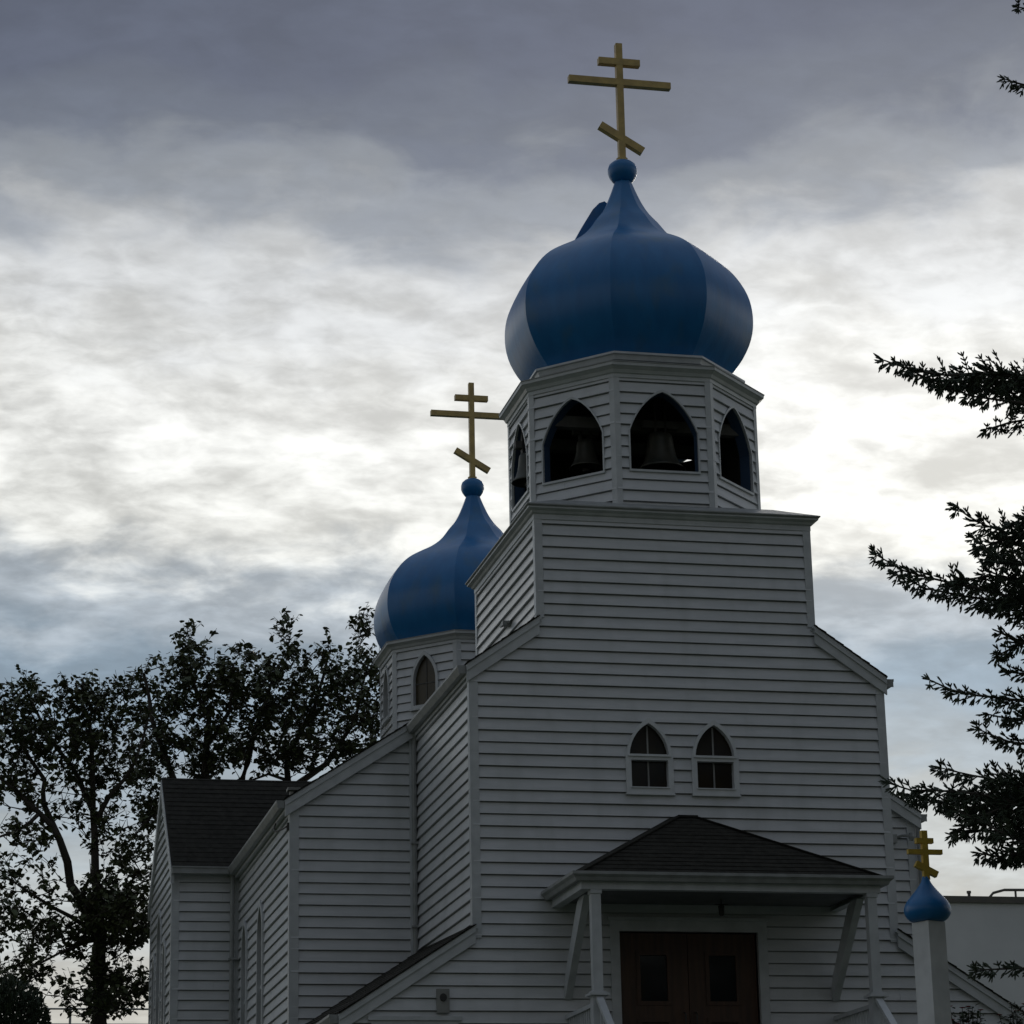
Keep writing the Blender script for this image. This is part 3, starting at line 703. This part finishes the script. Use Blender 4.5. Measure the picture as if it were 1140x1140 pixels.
m = MB(); m.box(1.02, 4.77, -1.66, -.03, 4.03, 4.15); m.build('porch_floor', M_PORCH, church)
m = MB(); m.box(1.08, 4.71, -1.60, -.06, ZG, 4.03); m.build('porch_skirt', M_INN, church)
m = MB()
for i in range(5): m.box(1.24, 4.55, -1.66-.29*(i+1), -1.66-.29*i, ZG-.05, 4.15-.165*(i+1))
m.build('steps', M_CONC, church)
# doors
m = MB(); x0, x1, zt = DOOR
slab(m, pf, [[(x0-.12,4.15),(x1+.12,4.15),(x1+.12,zt+.13),(x0-.12,zt+.13)], [(x0,4.10),(x1,4.10),(x1,zt),(x0,zt)]], -.10, .035)
m.box(x0-.15,x1+.15,-.075,-.036,zt+.13,zt+.17)
m.build('door_frame', M_TRIM, church)
xm = (x0+x1)/2
for a, b in ((x0+.01, xm-.004), (xm+.004, x1-.01)):
    m = MB(); pd = PF(.07)
    wx0, wx1 = (a+.25, b-.25)
    win = [(wx0,5.34),(wx1,5.34),(wx1,5.95),(wx0,5.95)]; pn = [(wx0,4.42),(wx1,4.42),(wx1,5.12),(wx0,5.12)]
    slab(m, pd, [[(a,4.16),(b,4.16),(b,zt-.012),(a,zt-.012)], win, pn], -.045, 0)
    for hh in (win, pn):
        (q0,q1),(q2,q3) = hh[0], hh[2]
        slab(m, pd, [[(q0-.03,q1-.03),(q2+.03,q1-.03),(q2+.03,q3+.03),(q0-.03,q3+.03)], [(q0+.02,q1+.02),(q2-.02,q1+.02),(q2-.02,q3-.02),(q0+.02,q3-.02)]], -.02, .012)
    slab(m, pd, [pn], -.035, -.022); slab(m, pd, [[(wx0+.07,4.49),(wx1-.07,4.49),(wx1-.07,5.05),(wx0+.07,5.05)]], -.022, -.035)
    dl = m.build('door', M_WOOD, church)
    m = MB(); slab(m, pd, [win], -.03, -.024); m.build('pane', M_DGLASS, dl)
    m = MB(); hx = b-.07 if a < xm-.5 else a+.07; m.tube([(hx,.07,5.02),(hx,.0,5.0),(hx,.0,5.2),(hx,.07,5.22)], .01, 6); m.build('handle', M_IRON, dl)
# lantern under the porch ceiling
m = MB(); x, y = 3.02, -.55; m.tube([(x,y,EZ-.13),(x,y,6.47)], .008, 6); m.lathe([(.015,6.48),(.04,6.46),(.035,6.36),(.02,6.34)], (x,y), 6)
m.box(x-.085,x+.085,y-.006,y+.006,6.475,6.487); m.build('porch_lantern', M_IRON, church)
# small fittings
m = MB(); m.box(-.492,-.338,-.075,-.018,5.19,5.48); q0 = m.build('alarm_box', M_PLUG, church)
m = MB()
m.mesh([(-.415+.045*math.cos(t*math.pi/8), -.075, 5.375+.05*math.sin(t*math.pi/8)) for t in range(16)] + [(-.415+.04*math.cos(t*math.pi/8), -.092, 5.375+.045*math.sin(t*math.pi/8)) for t in range(16)],
       [(i,(i+1)%16,(i+1)%16+16,i+16) for i in range(16)] + [tuple(range(16,32))]); m.build('sounder', M_IRON, q0)
p = onY(DN, 993, 936)
m = MB(); m.box(p.x-.10, p.x+.03, DN-.14, DN-.02, p.z-.05, p.z+.07); m.tube([(p.x+.03,DN-.06,p.z+.03),(p.x+.12,DN-.10,p.z+.06),(p.x+.22,DN-.16,p.z+.05)], .02, 6); m.lathe([(.03,p.z-.02),(.05,p.z+.03),(.04,p.z+.09)], (p.x+.24,DN-.16), 8)
m.build('floodlight', M_GUT, church)
m = MB(); m.box(XU0-.12, XU0-.0, 1.55, 1.66, 10.52, 10.58); m.tube([(XU0-.05,1.5,10.55),(XU0-.06,1.95,10.60)], .02, 6); m.build('bracket', M_GUT, church)
m = MB(); pts = []
for i in range(9):
    t = i/8; pts.append((XN0-.06-.10*math.sin(t*math.pi), DN+.02+1.0*t, 8.13+.28*t*t-.05*math.sin(t*math.pi)))
m.tube(pts, .011, 6); m.box(XN0-.06,XN0-.02,DN+.0,DN+.06,8.08,8.18); m.build('cable', M_IRON, church)
p = onY(DN+2.0, 325, 878)
m = MB(); m.tube([(XN0+.25, DN+1.6, 8.55),(XN0+.25,DN+1.6,8.95)], .06, 8); m.box(XN0+.16,XN0+.34,DN+1.5,DN+1.7,8.93,8.97); m.build('roof_vent', M_PLUG, church)

# ------------------------------------------------------------------ standing pillar with a small dome
pil = root('domed_pillar', (3.59, -6.0, ZG), 'white square pillar capped with a small blue onion dome and yellow cross', 'pillar')
m = MB(); rr = .172; an = R(-90-21.5)
prv = [(3.59+rr*math.cos(an+i*math.pi/2), -6+rr*math.sin(an+i*math.pi/2)) for i in range(4)]
m.mesh([(x,y,ZG) for x,y in prv]+[(x,y,5.485) for x,y in prv], [(0,1,5,4),(1,2,6,5),(2,3,7,6),(3,0,4,7),(4,5,6,7)]); m.build('shaft', M_TRIM, pil)
m = MB(); P = cr_spline([(5.487,.10),(5.495,.17),(5.53,.215),(5.58,.242),(5.64,.243),(5.70,.215),(5.76,.165),(5.83,.105),(5.90,.055),(5.965,.03)], 2)
m.lathe([(r_,z) for z,r_ in P], (3.59,-6), 32); dm = m.build('dome', M_BLUE, pil, smooth=True)
m = MB(); x, y = 3.60, -6.
m.box(x-.032,x+.032,y-.03,y+.03,5.93,6.45); m.box(x-.19,x+.19,y-.028,y+.028,6.20,6.25); m.box(x-.095,x+.095,y-.032,y+.032,6.315,6.37)
m.bar((x-.11,y,6.10),(x+.12,y,5.985),.064,.066); m.build('cross', M_YEL, pil)

# ------------------------------------------------------------------ far building on the right
bl = root('flat_roofed_building', (24, 36, ZG), 'pale blank-walled flat-roofed building beyond the church on the right', 'building')
m = MB(); m.box(10, 40, 30, 44, ZG-1, 11.30); m.build('wall', M_BWALL, bl)
m = MB(); m.box(9.93, 40.07, 29.93, 44.07, 11.30, 11.46); m.build('parapet_cap', M_CAP, bl)
m = MB(); a = onY(30.4, 1103, 999); b = onY(30.4, 1110, 996)
m.tube([(b.x-.25,30.4,11.46),(b.x-.1,30.4,11.62),(b.x+.2,30.4,11.70),(b.x+8,30.4,11.80)], .035, 6)
for i in range(5): m.tube([(b.x+.5+i*1.8,30.4,11.44),(b.x+.5+i*1.8,30.4,11.72)], .03, 6)
m.build('pipe_rail', M_CAP, bl)
m = MB(); m.tube([(b.x-.75,30.4,11.44),(b.x-.75,30.4,11.60)], .04, 6); m.tube([(b.x-.75,30.4,11.60),(b.x-.75,30.4,11.66)], .06, 6); m.build('roof_vent', M_CAP, bl)
# tall sports fence far left
a = onY(32, 40, 1123)
fn = root('mesh_fence', (a.x+2, 32, ZG), 'thin tall wire fence far away below the left tree, at the bottom edge', 'fence')
zt = a.z
m = MB()
for i in range(8): m.tube([(a.x-3+i*1.0*1.9, 32, ZG), (a.x-3+i*1.9, 32, zt)], .03, 6)
m.build('post', M_GALV, fn)
m = MB(); m.tube([(a.x-3,32,zt),(a.x-3+13.3,32,zt)], .022, 6); m.tube([(a.x-3,32,zt-.35),(a.x+10.3,32,zt-.35)], .012, 5); m.build('rail', M_GALV, fn)

# ------------------------------------------------------------------ broadleaf trees (space filling skeleton, leaves on the twigs)
def leaf(mb, p, d, n_, L_, Wd, k=1):
    s_ = d.cross(n_); 
    if s_.length < 1e-4: return
    s_.normalize(); n2_ = s_.cross(d).normalized()
    i = len(mb.v)
    mb.v += [tuple(p), tuple(p+d*L_*.35+s_*Wd*.5+n2_*L_*.05), tuple(p+d*L_*.75+s_*Wd*.36-n2_*L_*.02), tuple(p+d*L_-n2_*L_*.15), tuple(p+d*L_*.75-s_*Wd*.36-n2_*L_*.02), tuple(p+d*L_*.35-s_*Wd*.5+n2_*L_*.05)]
    mb.f += [(i,i+1,i+2,i+3),(i,i+3,i+4,i+5)]; mb.m += [k,k]
def tree(name, base, limbs, blobs, n_t, leaf_n, L_, label, seed, rtrunk, bare=()):
    """limbs: list of polylines (world points, radius0, radius1); blobs: crown ellipsoids (centre, radii, weight)"""
    rnd = random.Random(seed)
    nodes = []; par = []; rad = []; dist = []
    def add(p, pa):
        nodes.append(Vector(p)); par.append(pa); return len(nodes)-1
    tr = MB()
    for pts, r0_, r1_ in limbs:
        # resample with small wobble
        P = [Vector(q) for q in pts]; out = []
        for i in range(len(P)-1):
            n = max(2, int((P[i+1]-P[i]).length/.35))
            for k_ in range(n): out.append(P[i].lerp(P[i+1], k_/n) + Vector((rnd.uniform(-.03,.03), rnd.uniform(-.03,.03), 0)))
        out.append(P[-1]); n = len(out)
        tr.tube(out, [r0_+(r1_-r0_)*i/(n-1) for i in range(n)], 8)
        pa = -1
        for q in out: pa = add(q, pa)
    base_n = len(nodes)
    tot = sum(b[2] for b in blobs); tg = []
    while len(tg) < n_t:
        q = rnd.uniform(0, tot)
        for c_, r_, w_ in blobs:
            q -= w_
            if q <= 0: break
        v = Vector((rnd.gauss(0,1), rnd.gauss(0,1), rnd.gauss(0,1))).normalized()*(rnd.random()**.42)
        tg.append(Vector(c_) + Vector((v.x*r_[0], v.y*r_[1], v.z*r_[2])))
    # connect targets, nearest to the skeleton first
    tg.sort(key=lambda t: min((t-n_).length for n_ in nodes[:base_n:2]))
    twigs = []
    for t in tg:
        best = min(range(len(nodes)), key=lambda i: (nodes[i]-t).length + max(0, nodes[i].z-t.z+.15)*1.2)
        a = nodes[best]; dl = t-a
        if dl.length < .06: continue
        n = max(2, int(dl.length/.28)); pts = [a]; pa = best
        sag = Vector((rnd.uniform(-.12,.12), rnd.uniform(-.12,.12), rnd.uniform(-.22,.02)))*min(1.5, dl.length)
        for k_ in range(1, n+1):
            f = k_/n; q = a.lerp(t, f) + sag*math.sin(f*math.pi); pa = add(q, pa); pts.append(q)
        r0_ = .008 + .013*min(2.2, dl.length) ; 
        tr.tube(pts, [r0_+(.005-r0_)*i/(len(pts)-1) for i in range(len(pts))], 5)
        twigs.append(pts)
    ob = MB(); cnt = 0
    for pts in twigs:
        L0 = sum((pts[i+1]-pts[i]).length for i in range(len(pts)-1))
        tip = pts[-1]
        # short upright shoots at the tips with leaf tufts
        for s_ in range(rnd.choice((1,2,2,3))):
            dv = Vector((rnd.gauss(0,.5), rnd.gauss(0,.5), rnd.uniform(.35,1.1))).normalized()*rnd.uniform(.12,.42)
            st = pts[max(0, len(pts)-1-rnd.randint(0,2))]
            tr.tube([st, st+dv*.5+Vector((0,0,.01)), st+dv], [.006,.005,.004], 4)
            for k_ in range(leaf_n):
                f = rnd.random()**.6
                p = st + dv*f + Vector((rnd.gauss(0,.035), rnd.gauss(0,.035), rnd.gauss(0,.035)))
                an_ = rnd.uniform(0, 6.283); dr = Vector((math.cos(an_), math.sin(an_), rnd.uniform(-1.1,.35))).normalized()
                l_ = L_*rnd.uniform(.65,1.25)
                leaf(ob, p, dr, Vector((rnd.gauss(0,.35), rnd.gauss(0,.35), 1)).normalized(), l_, l_*.72, 0)
        for k_ in range(int(L0*6)+1):
            f = rnd.uniform(.35,1); idx = min(len(pts)-2, int(f*(len(pts)-1))); p = pts[idx].lerp(pts[idx+1], rnd.random())
            an_ = rnd.uniform(0, 6.283); dr = Vector((math.cos(an_), math.sin(an_), rnd.uniform(-1.0,.3))).normalized()
            l_ = L_*rnd.uniform(.6,1.15); leaf(ob, p, dr, Vector((rnd.gauss(0,.35), rnd.gauss(0,.35), 1)).normalized(), l_, l_*.72, 0)
    for pts, r_ in bare: tr.tube([Vector(q) for q in pts], [r_, r_*.7, r_*.35][:len(pts)] if len(pts) == 3 else r_, 5)
    rt = root(name, base, label, 'tree', 'leafy trees behind the church')
    tr.build('trunk', M_BARK, rt); ob.build('crown', M_LEAF, rt)
    return rt
rd = random.Random(4)
def q_(u, v, y): return onY(y, u, v)
TY = 15.5
b0 = q_(112, 1040, TY)
limbs = [([(b0.x+.1, TY, ZG-.1), (b0.x+.05, TY, 5.6), b0], .17, .12),
         ([b0, q_(104,950,TY), q_(104,880,TY+.1), q_(98,800,TY+.3), q_(84,760,TY+.3)], .10, .02),
         ([b0, q_(80,985,TY-.1), q_(68,935,TY-.3), q_(45,905,TY-.4), q_(22,885,TY-.5), q_(-20,850,TY-.6)], .095, .02),
         ([q_(68,935,TY-.3), q_(50,895,TY), q_(48,868,TY), q_(20,820,TY+.3), q_(8,790,TY+.3)], .06, .02),
         ([q_(104,900,TY), q_(78,850,TY+.5), q_(55,820,TY+.8), q_(30,770,TY+1)], .055, .02),
         ([q_(104,915,TY), q_(124,885,TY-.2), q_(150,850,TY-.5), q_(165,800,TY-.5)], .05, .02),
         ([q_(45,905,TY-.4), q_(20,925,TY-.8), q_(-10,935,TY-1)], .04, .015),
         ([b0, q_(60,1010,TY-.8), q_(20,985,TY-1.2)], .05, .02), ([b0, q_(70,1060,TY-.8), q_(30,1080,TY-1.3)], .04, .015)]
S = 1/63.
def B(u, v, y, ru, rv, ry, w): return (onY(y, u, v), (ru*S, ry, rv*S), w)
blobs = [B(60,830,TY,95,85,1.3,2.2), B(20,930,TY-.3,50,60,1,.5), B(105,910,TY+.2,40,40,.8,.35), B(40,800,TY,60,52,1.3,1.2), B(110,790,TY+.3,52,38,1.2,1.5), B(-20,830,TY,40,80,1.2,1.2), B(115,850,TY+.2,60,32,1.1,1.1),
         B(30,860,TY,40,30,.8,.3), B(130,950,TY-.2,45,45,1.0,.7), B(30,930,TY-.6,30,18,.6,.15),
         B(125,1020,TY-.5,58,42,1.0,3.4), B(100,1110,TY-.5,50,24,.9,.6), B(40,1030,TY-.6,52,45,1.1,1.1), B(0,1000,TY-.4,26,60,1,.5), B(135,1100,TY-.4,42,32,1,1.3), B(100,1075,TY-.3,40,14,.9,.25), B(20,1085,TY-.5,34,24,.8,.4)]
tree('leafy_tree', (b0.x+.1, TY, ZG), limbs, blobs, 980, 5, .118, 'leafy tree with dark forking trunk left of the church, at the left edge', 11, .2,
     bare=[([q_(95,885,TY), q_(80,884,TY), q_(58,880,TY)], .012), ([q_(60,884,TY), q_(57,876,TY), q_(55,872,TY)], .008), ([q_(62,905,TY), q_(72,890,TY), q_(80,870,TY)], .010), ([q_(100,935,TY), q_(85,915,TY), q_(76,890,TY)], .012)])
TY2 = 18.0; S = 1/59.
b1 = q_(232, 990, TY2)
limbs = [([(b1.x, TY2, ZG-.1), (b1.x, TY2, 6.), b1], .26, .18),
         ([b1, q_(228,880,TY2), q_(232,800,TY2), q_(205,740,TY2)], .12, .03),
         ([b1, q_(210,900,TY2-.3), q_(190,860,TY2-.5), q_(168,800,TY2-.6), q_(160,750,TY2-.6)], .10, .03),
         ([q_(231,930,TY2), q_(270,870,TY2+.3), q_(285,810,TY2+.4), q_(310,740,TY2+.4)], .09, .025),
         ([b1, q_(300,930,TY2+.4), q_(322,870,TY2+.4), q_(318,840,TY2+.5), q_(350,790,TY2+.6), q_(365,730,TY2+.6)], .10, .025),
         ([q_(322,880,TY2+.4), q_(365,850,TY2+.8), q_(395,800,TY2+1), q_(410,740,TY2+1)], .07, .02),
         ([q_(232,830,TY2), q_(255,790,TY2-.5), q_(260,740,TY2-.6)], .05, .02),
         ([q_(205,890,TY2-.3), q_(172,905,TY2-.8), q_(150,930,TY2-1)], .05, .02), ([q_(318,868,TY2+.4), q_(300,862,TY2), q_(270,872,TY2-.3)], .035, .015)]
blobs = [B(290,790,TY2,160,75,1.6,4.5), B(200,760,TY2,62,52,1.5,1.6), B(275,775,TY2,60,50,1.5,1.4), B(345,770,TY2+.3,58,56,1.5,1.4), B(405,760,TY2+.5,36,62,1.3,1.1), B(430,790,TY2+.5,24,60,1.2,.7),
         B(175,830,TY2-.4,48,40,1.3,1.2), B(240,840,TY2,55,28,1.2,1.2), B(330,835,TY2,60,24,1.2,1.0), B(165,900,TY2-.6,25,45,1,.6), B(390,840,TY2+.3,34,22,1,.5),
         B(208,712,TY2,14,20,.5,.15), B(318,705,TY2,14,16,.5,.15), B(404,695,TY2+.5,16,16,.5,.18), B(150,1000,TY2-.8,30,70,1,.9)]
tree('leafy_tree', (b1.x, TY2, ZG), limbs, blobs, 930, 5, .122, 'broad leafy tree rising behind the dark roof of the church side wing', 23, .2)
# dark evergreen shrub at the bottom left corner
TY3 = 12.; c_ = q_(5, 1150, TY3); rs = root('evergreen_shrub', (c_.x, TY3, ZG), 'dense dark evergreen shrub in the bottom left corner, below the left tree', 'shrub')
m = MB(); m.tube([(c_.x,TY3,ZG-.1),(c_.x,TY3,5.5)], [.12,.05], 8); m.build('trunk', M_BARK, rs)
m = MB(); rnd = random.Random(9)
for i in range(22000):
    v = Vector((rnd.gauss(0,1), rnd.gauss(0,1), rnd.gauss(0,1))).normalized(); f = rnd.random()**.3
    hz = 1-.25*max(0,v.z)
    p = Vector((c_.x + v.x*f*.95*(1+.1*math.sin(v.z*9)), TY3 + v.y*f*.9, 5.15 + v.z*f*1.9))
    if p.z < ZG: continue
    d = (v + Vector((rnd.gauss(0,.4), rnd.gauss(0,.4), rnd.gauss(0,.4)))).normalized()
    leaf(m, p, d, Vector((rnd.gauss(0,1), rnd.gauss(0,1), rnd.gauss(0,1))).normalized(), rnd.uniform(.06,.13), .04, 0)
m.build('foliage', M_NEED, rs)
# flowering shrub by the right wing
for (u_, lab) in ((1074, 'low flowering shrub with red blossoms right behind the domed pillar'), (1136, 'flowering shrub with red blossoms in the bottom right corner')):
    c_ = onY(-1.0, u_, 1150); rs = root('flowering_shrub', (c_.x, -1.0, ZG), lab, 'shrub', 'flowering shrubs by the wall')
    st = MB(); fo = MB(); rnd = random.Random(int(u_))
    bl_ = MB()
    for i in range(26):
        a_ = rnd.uniform(0,6.28); r_ = rnd.uniform(.02,.26); tip = Vector((c_.x+r_*math.cos(a_), -1+r_*math.sin(a_), rnd.uniform(4.75,5.30)-r_*.5))
        pts = [Vector((c_.x+.05*math.cos(a_), -1+.05*math.sin(a_), ZG-.05)), Vector((c_.x+r_*.5*math.cos(a_), -1+r_*.5*math.sin(a_), 4.3)), tip]; st.tube(pts, [.012,.008,.004], 5)
        for k_ in range(60):
            f = rnd.random()**.6; p = (pts[1].lerp(pts[2], (f-.4)/.6) if f > .4 else pts[0].lerp(pts[1], f/.4)) + Vector((rnd.gauss(0,.035), rnd.gauss(0,.035), rnd.gauss(0,.02)))
            d = Vector((rnd.gauss(0,1), rnd.gauss(0,1), rnd.uniform(-.6,.5))).normalized(); leaf(fo, p, d, Vector((0,0,1)), rnd.uniform(.05,.08), .04, 0)
        if i % 3 == 0:
            for k_ in range(7):
                an_ = k_*.9; leaf(bl_, tip, Vector((math.cos(an_), math.sin(an_), .5)).normalized(), Vector((0,0,1)), .045, .035, 0)
    st.build('stem', M_BARK, rs); fo.build('foliage', M_SHRUB, rs); bl_.build('blossom', M_RED, rs)

# ------------------------------------------------------------------ spruce at the right, its trunk outside the frame
SY = -7.5
sx = onY(SY, 1300, 600).x
sp = root('spruce_tree', (sx, SY, 2.6), 'dark spruce at the right edge reaching long needled branches over the pillar', 'tree')
rnd = random.Random(77)
fo = MB(); wo_ = MB()
def shoot(p, d, L_, r_=.0105):
    d = d.normalized(); u = d.cross(Vector((.2,.3,.9))); 
    if u.length < 1e-3: u = Vector((1,0,0))
    u.normalize(); v = d.cross(u)
    i = len(fo.v); ring1 = [p + d*L_*.12 + (u*math.cos(a)+v*math.sin(a))*r_ for a in (0,2.1,4.2)]; ring2 = [p + d*L_*.8 + (u*math.cos(a)+v*math.sin(a))*r_*.85 for a in (0.5,2.6,4.7)]
    fo.v += [tuple(p)] + [tuple(q) for q in ring1+ring2] + [tuple(p+d*L_)]
    fo.f += [(i,i+1,i+2),(i,i+2,i+3),(i,i+3,i+1),(i+1,i+4,i+5,i+2),(i+2,i+5,i+6,i+3),(i+3,i+6,i+4,i+1),(i+7,i+5,i+4),(i+7,i+6,i+5),(i+7,i+4,i+6)]; fo.m += [0]*9
    for k_ in range(12):
        a = k_*2.4+rnd.uniform(0,.8); f = .08+.9*k_/11; b = p+d*L_*f; dr = (u*math.cos(a)+v*math.sin(a))+d*.6
        dr.normalize(); s_ = dr.cross(d).normalized()*.0020; j = len(fo.v)
        fo.v += [tuple(b-s_), tuple(b+s_), tuple(b+dr*.015)]; fo.f.append((j,j+1,j+2)); fo.m.append(0)
def spray(pts, r0_, dens, hang, wide):
    """needled branch: pts polyline from wood to tip; side twigs, then shoots"""
    P = [Vector(p) for p in pts]; L_ = sum((P[i+1]-P[i]).length for i in range(len(P)-1))
    out = []; 
    for i in range(len(P)-1):
        n = max(2, int((P[i+1]-P[i]).length/.07))
        for k_ in range(n): out.append(P[i].lerp(P[i+1], k_/n))
    out.append(P[-1]); n = len(out)
    wo_.tube(out[::3]+[out[-1]], [r0_*(1-.8*i/(len(out[::3]))) for i in range(len(out[::3])+1)], 6)
    for i, p in enumerate(out):
        f = i/(n-1); t = (out[min(i+1,n-1)]-out[max(i-1,0)]).normalized()
        sd = t.cross(Vector((0,0,1))).normalized()
        for _ in range(dens*2+1 if rnd.random() < .75 else 2):
            env = wide*1.35*(math.sin(min(1,(1-f)*1.15)*math.pi*.62)**.8*.9+.10)*rnd.uniform(.35,1.0)
            s_ = rnd.choice((-1,1)); 
            dv = (t*rnd.uniform(.35,.9) + sd*s_*rnd.uniform(.1,1.) + Vector((0,0,rnd.uniform(-1.0,.75)))).normalized()
            if rnd.random() < hang: dv = (t*.3 + sd*s_*.3 + Vector((0,0,-1))).normalized(); env *= .8
            m_ = max(1, int(env/.055)); q = p.copy(); tw = [q.copy()]
            cur = dv.copy()
            for k_ in range(m_):
                cur = (cur + Vector((rnd.gauss(0,.13), rnd.gauss(0,.13), rnd.gauss(0,.1)+.03))).normalized(); q = q + cur*.055; tw.append(q.copy())
                sg = -1 if k_ % 2 else 1; sv = cur.cross(Vector((0,0,1)))
                if sv.length > .05: sv.normalize()
                for sg2 in ((sg,) if rnd.random() < .3 else (sg,-sg)):
                    dd_ = (cur*.9 + sv*sg2*.55 + Vector((0,0,rnd.uniform(-.35,.45)))).normalized()
                    shoot(q, dd_, rnd.uniform(.045,.085))
                shoot(q-cur*.05, cur, .062, .008)
            shoot(q, cur, rnd.uniform(.06,.09))
            if m_ > 1: wo_.tube([tw[0], tw[len(tw)//2], tw[-1]], [.006,.005,.003], 4)
    for _ in range(3): shoot(P[-1], ((P[-1]-P[-2]).normalized()+Vector((rnd.gauss(0,.5), rnd.gauss(0,.5), rnd.gauss(0,.5)))), .085)
    shoot(P[-1], (P[-1]-P[-2]), .1)
wo_.tube([(sx,SY,2.4),(sx+.05,SY,8),(sx,SY,14),(sx,SY,19.5)], [.30,.22,.12,.02], 10)
def br(pix, dens=2, hang=.15, wide=.3, dy=0., r0_=.03):
    P = [onY(SY+dy*(1-i/(len(pix))), u, v) for i, (u, v) in enumerate(pix)]
    P = [Vector((sx, SY, P[0].z+.15))] + P
    spray(P, r0_, dens, hang, wide)
# upper branches, each a limb from the trunk, ending where its tip hangs
br([(1200,425),(1140,420),(1095,415),(1055,418),(1015,412),(984,401)], 3, .22, .27, -.2)
br([(1210,470),(1160,465),(1125,470),(1098,478)], 2, .3, .26, .5)
br([(1210,640),(1150,600),(1110,590),(1085,580),(1066,566)], 3, .15, .26, .3)
br([(1200,600),(1165,575),(1135,580),(1115,588)], 2, .2, .25, -.4)
br([(1210,690),(1150,672),(1090,655),(1040,645),(1005,635),(976,618)], 3, .2, .26, -.3)
br([(1200,660),(1150,650),(1110,640),(1060,648)], 3, .2, .30, .5)
br([(1210,740),(1165,725),(1135,715),(1115,705)], 2, .35, .22, .1)
br([(1210,790),(1150,782),(1105,776),(1068,772),(1035,757)], 3, .12, .17, -.2)
br([(1200,760),(1160,752),(1120,748)], 2, .1, .2, .4)
br([(1200,840),(1150,830),(1115,824),(1090,812)], 3, .25, .22, .1)
br([(1210,930),(1150,900),(1100,885),(1050,880),(1015,880),(990,872)], 3, .25, .30, -.2)
br([(1200,905),(1150,880),(1110,868),(1075,862),(1048,855)], 3, .2, .32, .4)
br([(1200,950),(1150,930),(1110,925),(1070,925)], 3, .3, .30, .0)
br([(1200,900),(1165,880),(1130,872),(1105,868)], 3, .2, .32, -.5)
br([(1210,600),(1170,590),(1140,610),(1100,622)], 3, .3, .30, .6)
br([(1210,560),(1170,570),(1150,572),(1128,582)], 3, .1, .2, -.6)
br([(1210,440),(1160,432),(1125,424),(1100,410)], 3, .15, .26, .4)
br([(1210,700),(1165,690),(1130,680),(1095,672)], 3, .4, .26, .4)
br([(1210,960),(1160,945),(1120,930),(1095,915),(1060,900)], 3, .3, .34, -.7)
br([(1210,870),(1170,872),(1140,880),(1100,890),(1060,882)], 3, .3, .34, .7)
br([(1210,930),(1165,935),(1135,945),(1110,950)], 3, .4, .26, .3)
br([(1200,650),(1170,640),(1145,650),(1120,668)], 4, .5, .30, .2)
br([(1200,700),(1170,705),(1140,715),(1110,730)], 3, .5, .24, .7)
br([(1200,560),(1160,585),(1120,600),(1090,610)], 4, .2, .28, .0)
br([(1200,640),(1150,630),(1110,625),(1085,600)], 3, .2, .30, -.7)
br([(1200,690),(1140,672),(1080,665),(1030,655),(1000,640)], 3, .4, .24, .6)
br([(1200,470),(1160,455),(1130,440),(1110,430)], 4, .3, .26, .1)
br([(1200,440),(1150,425),(1090,425),(1040,425),(1005,408)], 4, .45, .26, .6)
br([(1200,470),(1150,450),(1110,445),(1075,440),(1050,430)], 3, .5, .24, -.3)
br([(1200,800),(1150,800),(1120,800),(1100,795)], 3, .3, .2, .6)
br([(1200,945),(1150,915),(1090,900),(1040,893),(1010,885)], 4, .4, .26, .5)
br([(1200,900),(1150,892),(1110,900),(1080,915),(1060,930)], 4, .4, .28, -.3)
br([(1200,930),(1160,940),(1120,955),(1090,950)], 4, .5, .24, .0)
br([(1210,1090),(1165,1078),(1130,1078),(1088,1080)], 3, .1, .16, -.1)
br([(1210,100),(1170,98),(1140,96),(1119,88)], 2, .15, .13, -.1)
br([(1200,20),(1160,14),(1134,8)], 2, .15, .12, .2)
# the rest of the tree, away from the frame
for i in range(46):
    z = 5.0+i*.30; Lb = 3.1*(1-(z-3)/17.5)+.3; a = i*2.4
    d = Vector((math.cos(a), math.sin(a), 0))
    if d.x < .15: d.x = abs(d.x)+.25; d.normalize()
    P = [Vector((sx,SY,z))+d*Lb*t+Vector((0,0,-.5*t+.35*t*t)) for t in (0,.3,.6,1)]
    spray(P, .03, 1, .15, .28)
tw_ = wo_.build('trunk', M_BARK, sp); fo.build('crown', M_NEED, sp)

# ------------------------------------------------------------------ ground
def gz(x, y):
    t = max(0., min(1., (y+24)/14)); return ZG*t*t*(3-2*t)
m = MB(); xs = [-3000,-600,-150,-60,-30]+[-20+i*2 for i in range(31)]+[55,80,150,600,3000]; ys = [-3000,-600,-150,-60,-40]+[-34+i for i in range(32)]+[0,10,25,60,150,600,3000]
vs = [(x,y,gz(x,y)) for y in ys for x in xs]; n = len(xs)
m.mesh(vs, [(j*n+i, j*n+i+1, (j+1)*n+i+1, (j+1)*n+i) for j in range(len(ys)-1) for i in range(n-1)])
tag(m.build('ground', M_GRASS), kind='structure')
m = MB()
pp = [-31+i*.95 for i in range(30)]; pp = [y for y in pp if y < -3.15]+[-3.15]
for a, b in zip(pp[:-1], pp[1:]): m.poly([(2.0,a,gz(0,a)+.02),(3.8 if 0 else 3.3,a,gz(0,a)+.02),(3.3,b,gz(0,b)+.02),(2.0,b,gz(0,b)+.02)])
tag(m.build('path', M_CONC), kind='structure')
m = MB(); m.box(-200,200,-38,-30,-.3,.012); tag(m.build('road', M_ASPH), kind='structure')
for o in bpy.data.objects:
    if 'w' in o: del o['w']
print('objects', len(bpy.data.objects), 'faces', sum(len(o.data.polygons) for o in bpy.data.objects if o.type == 'MESH'))
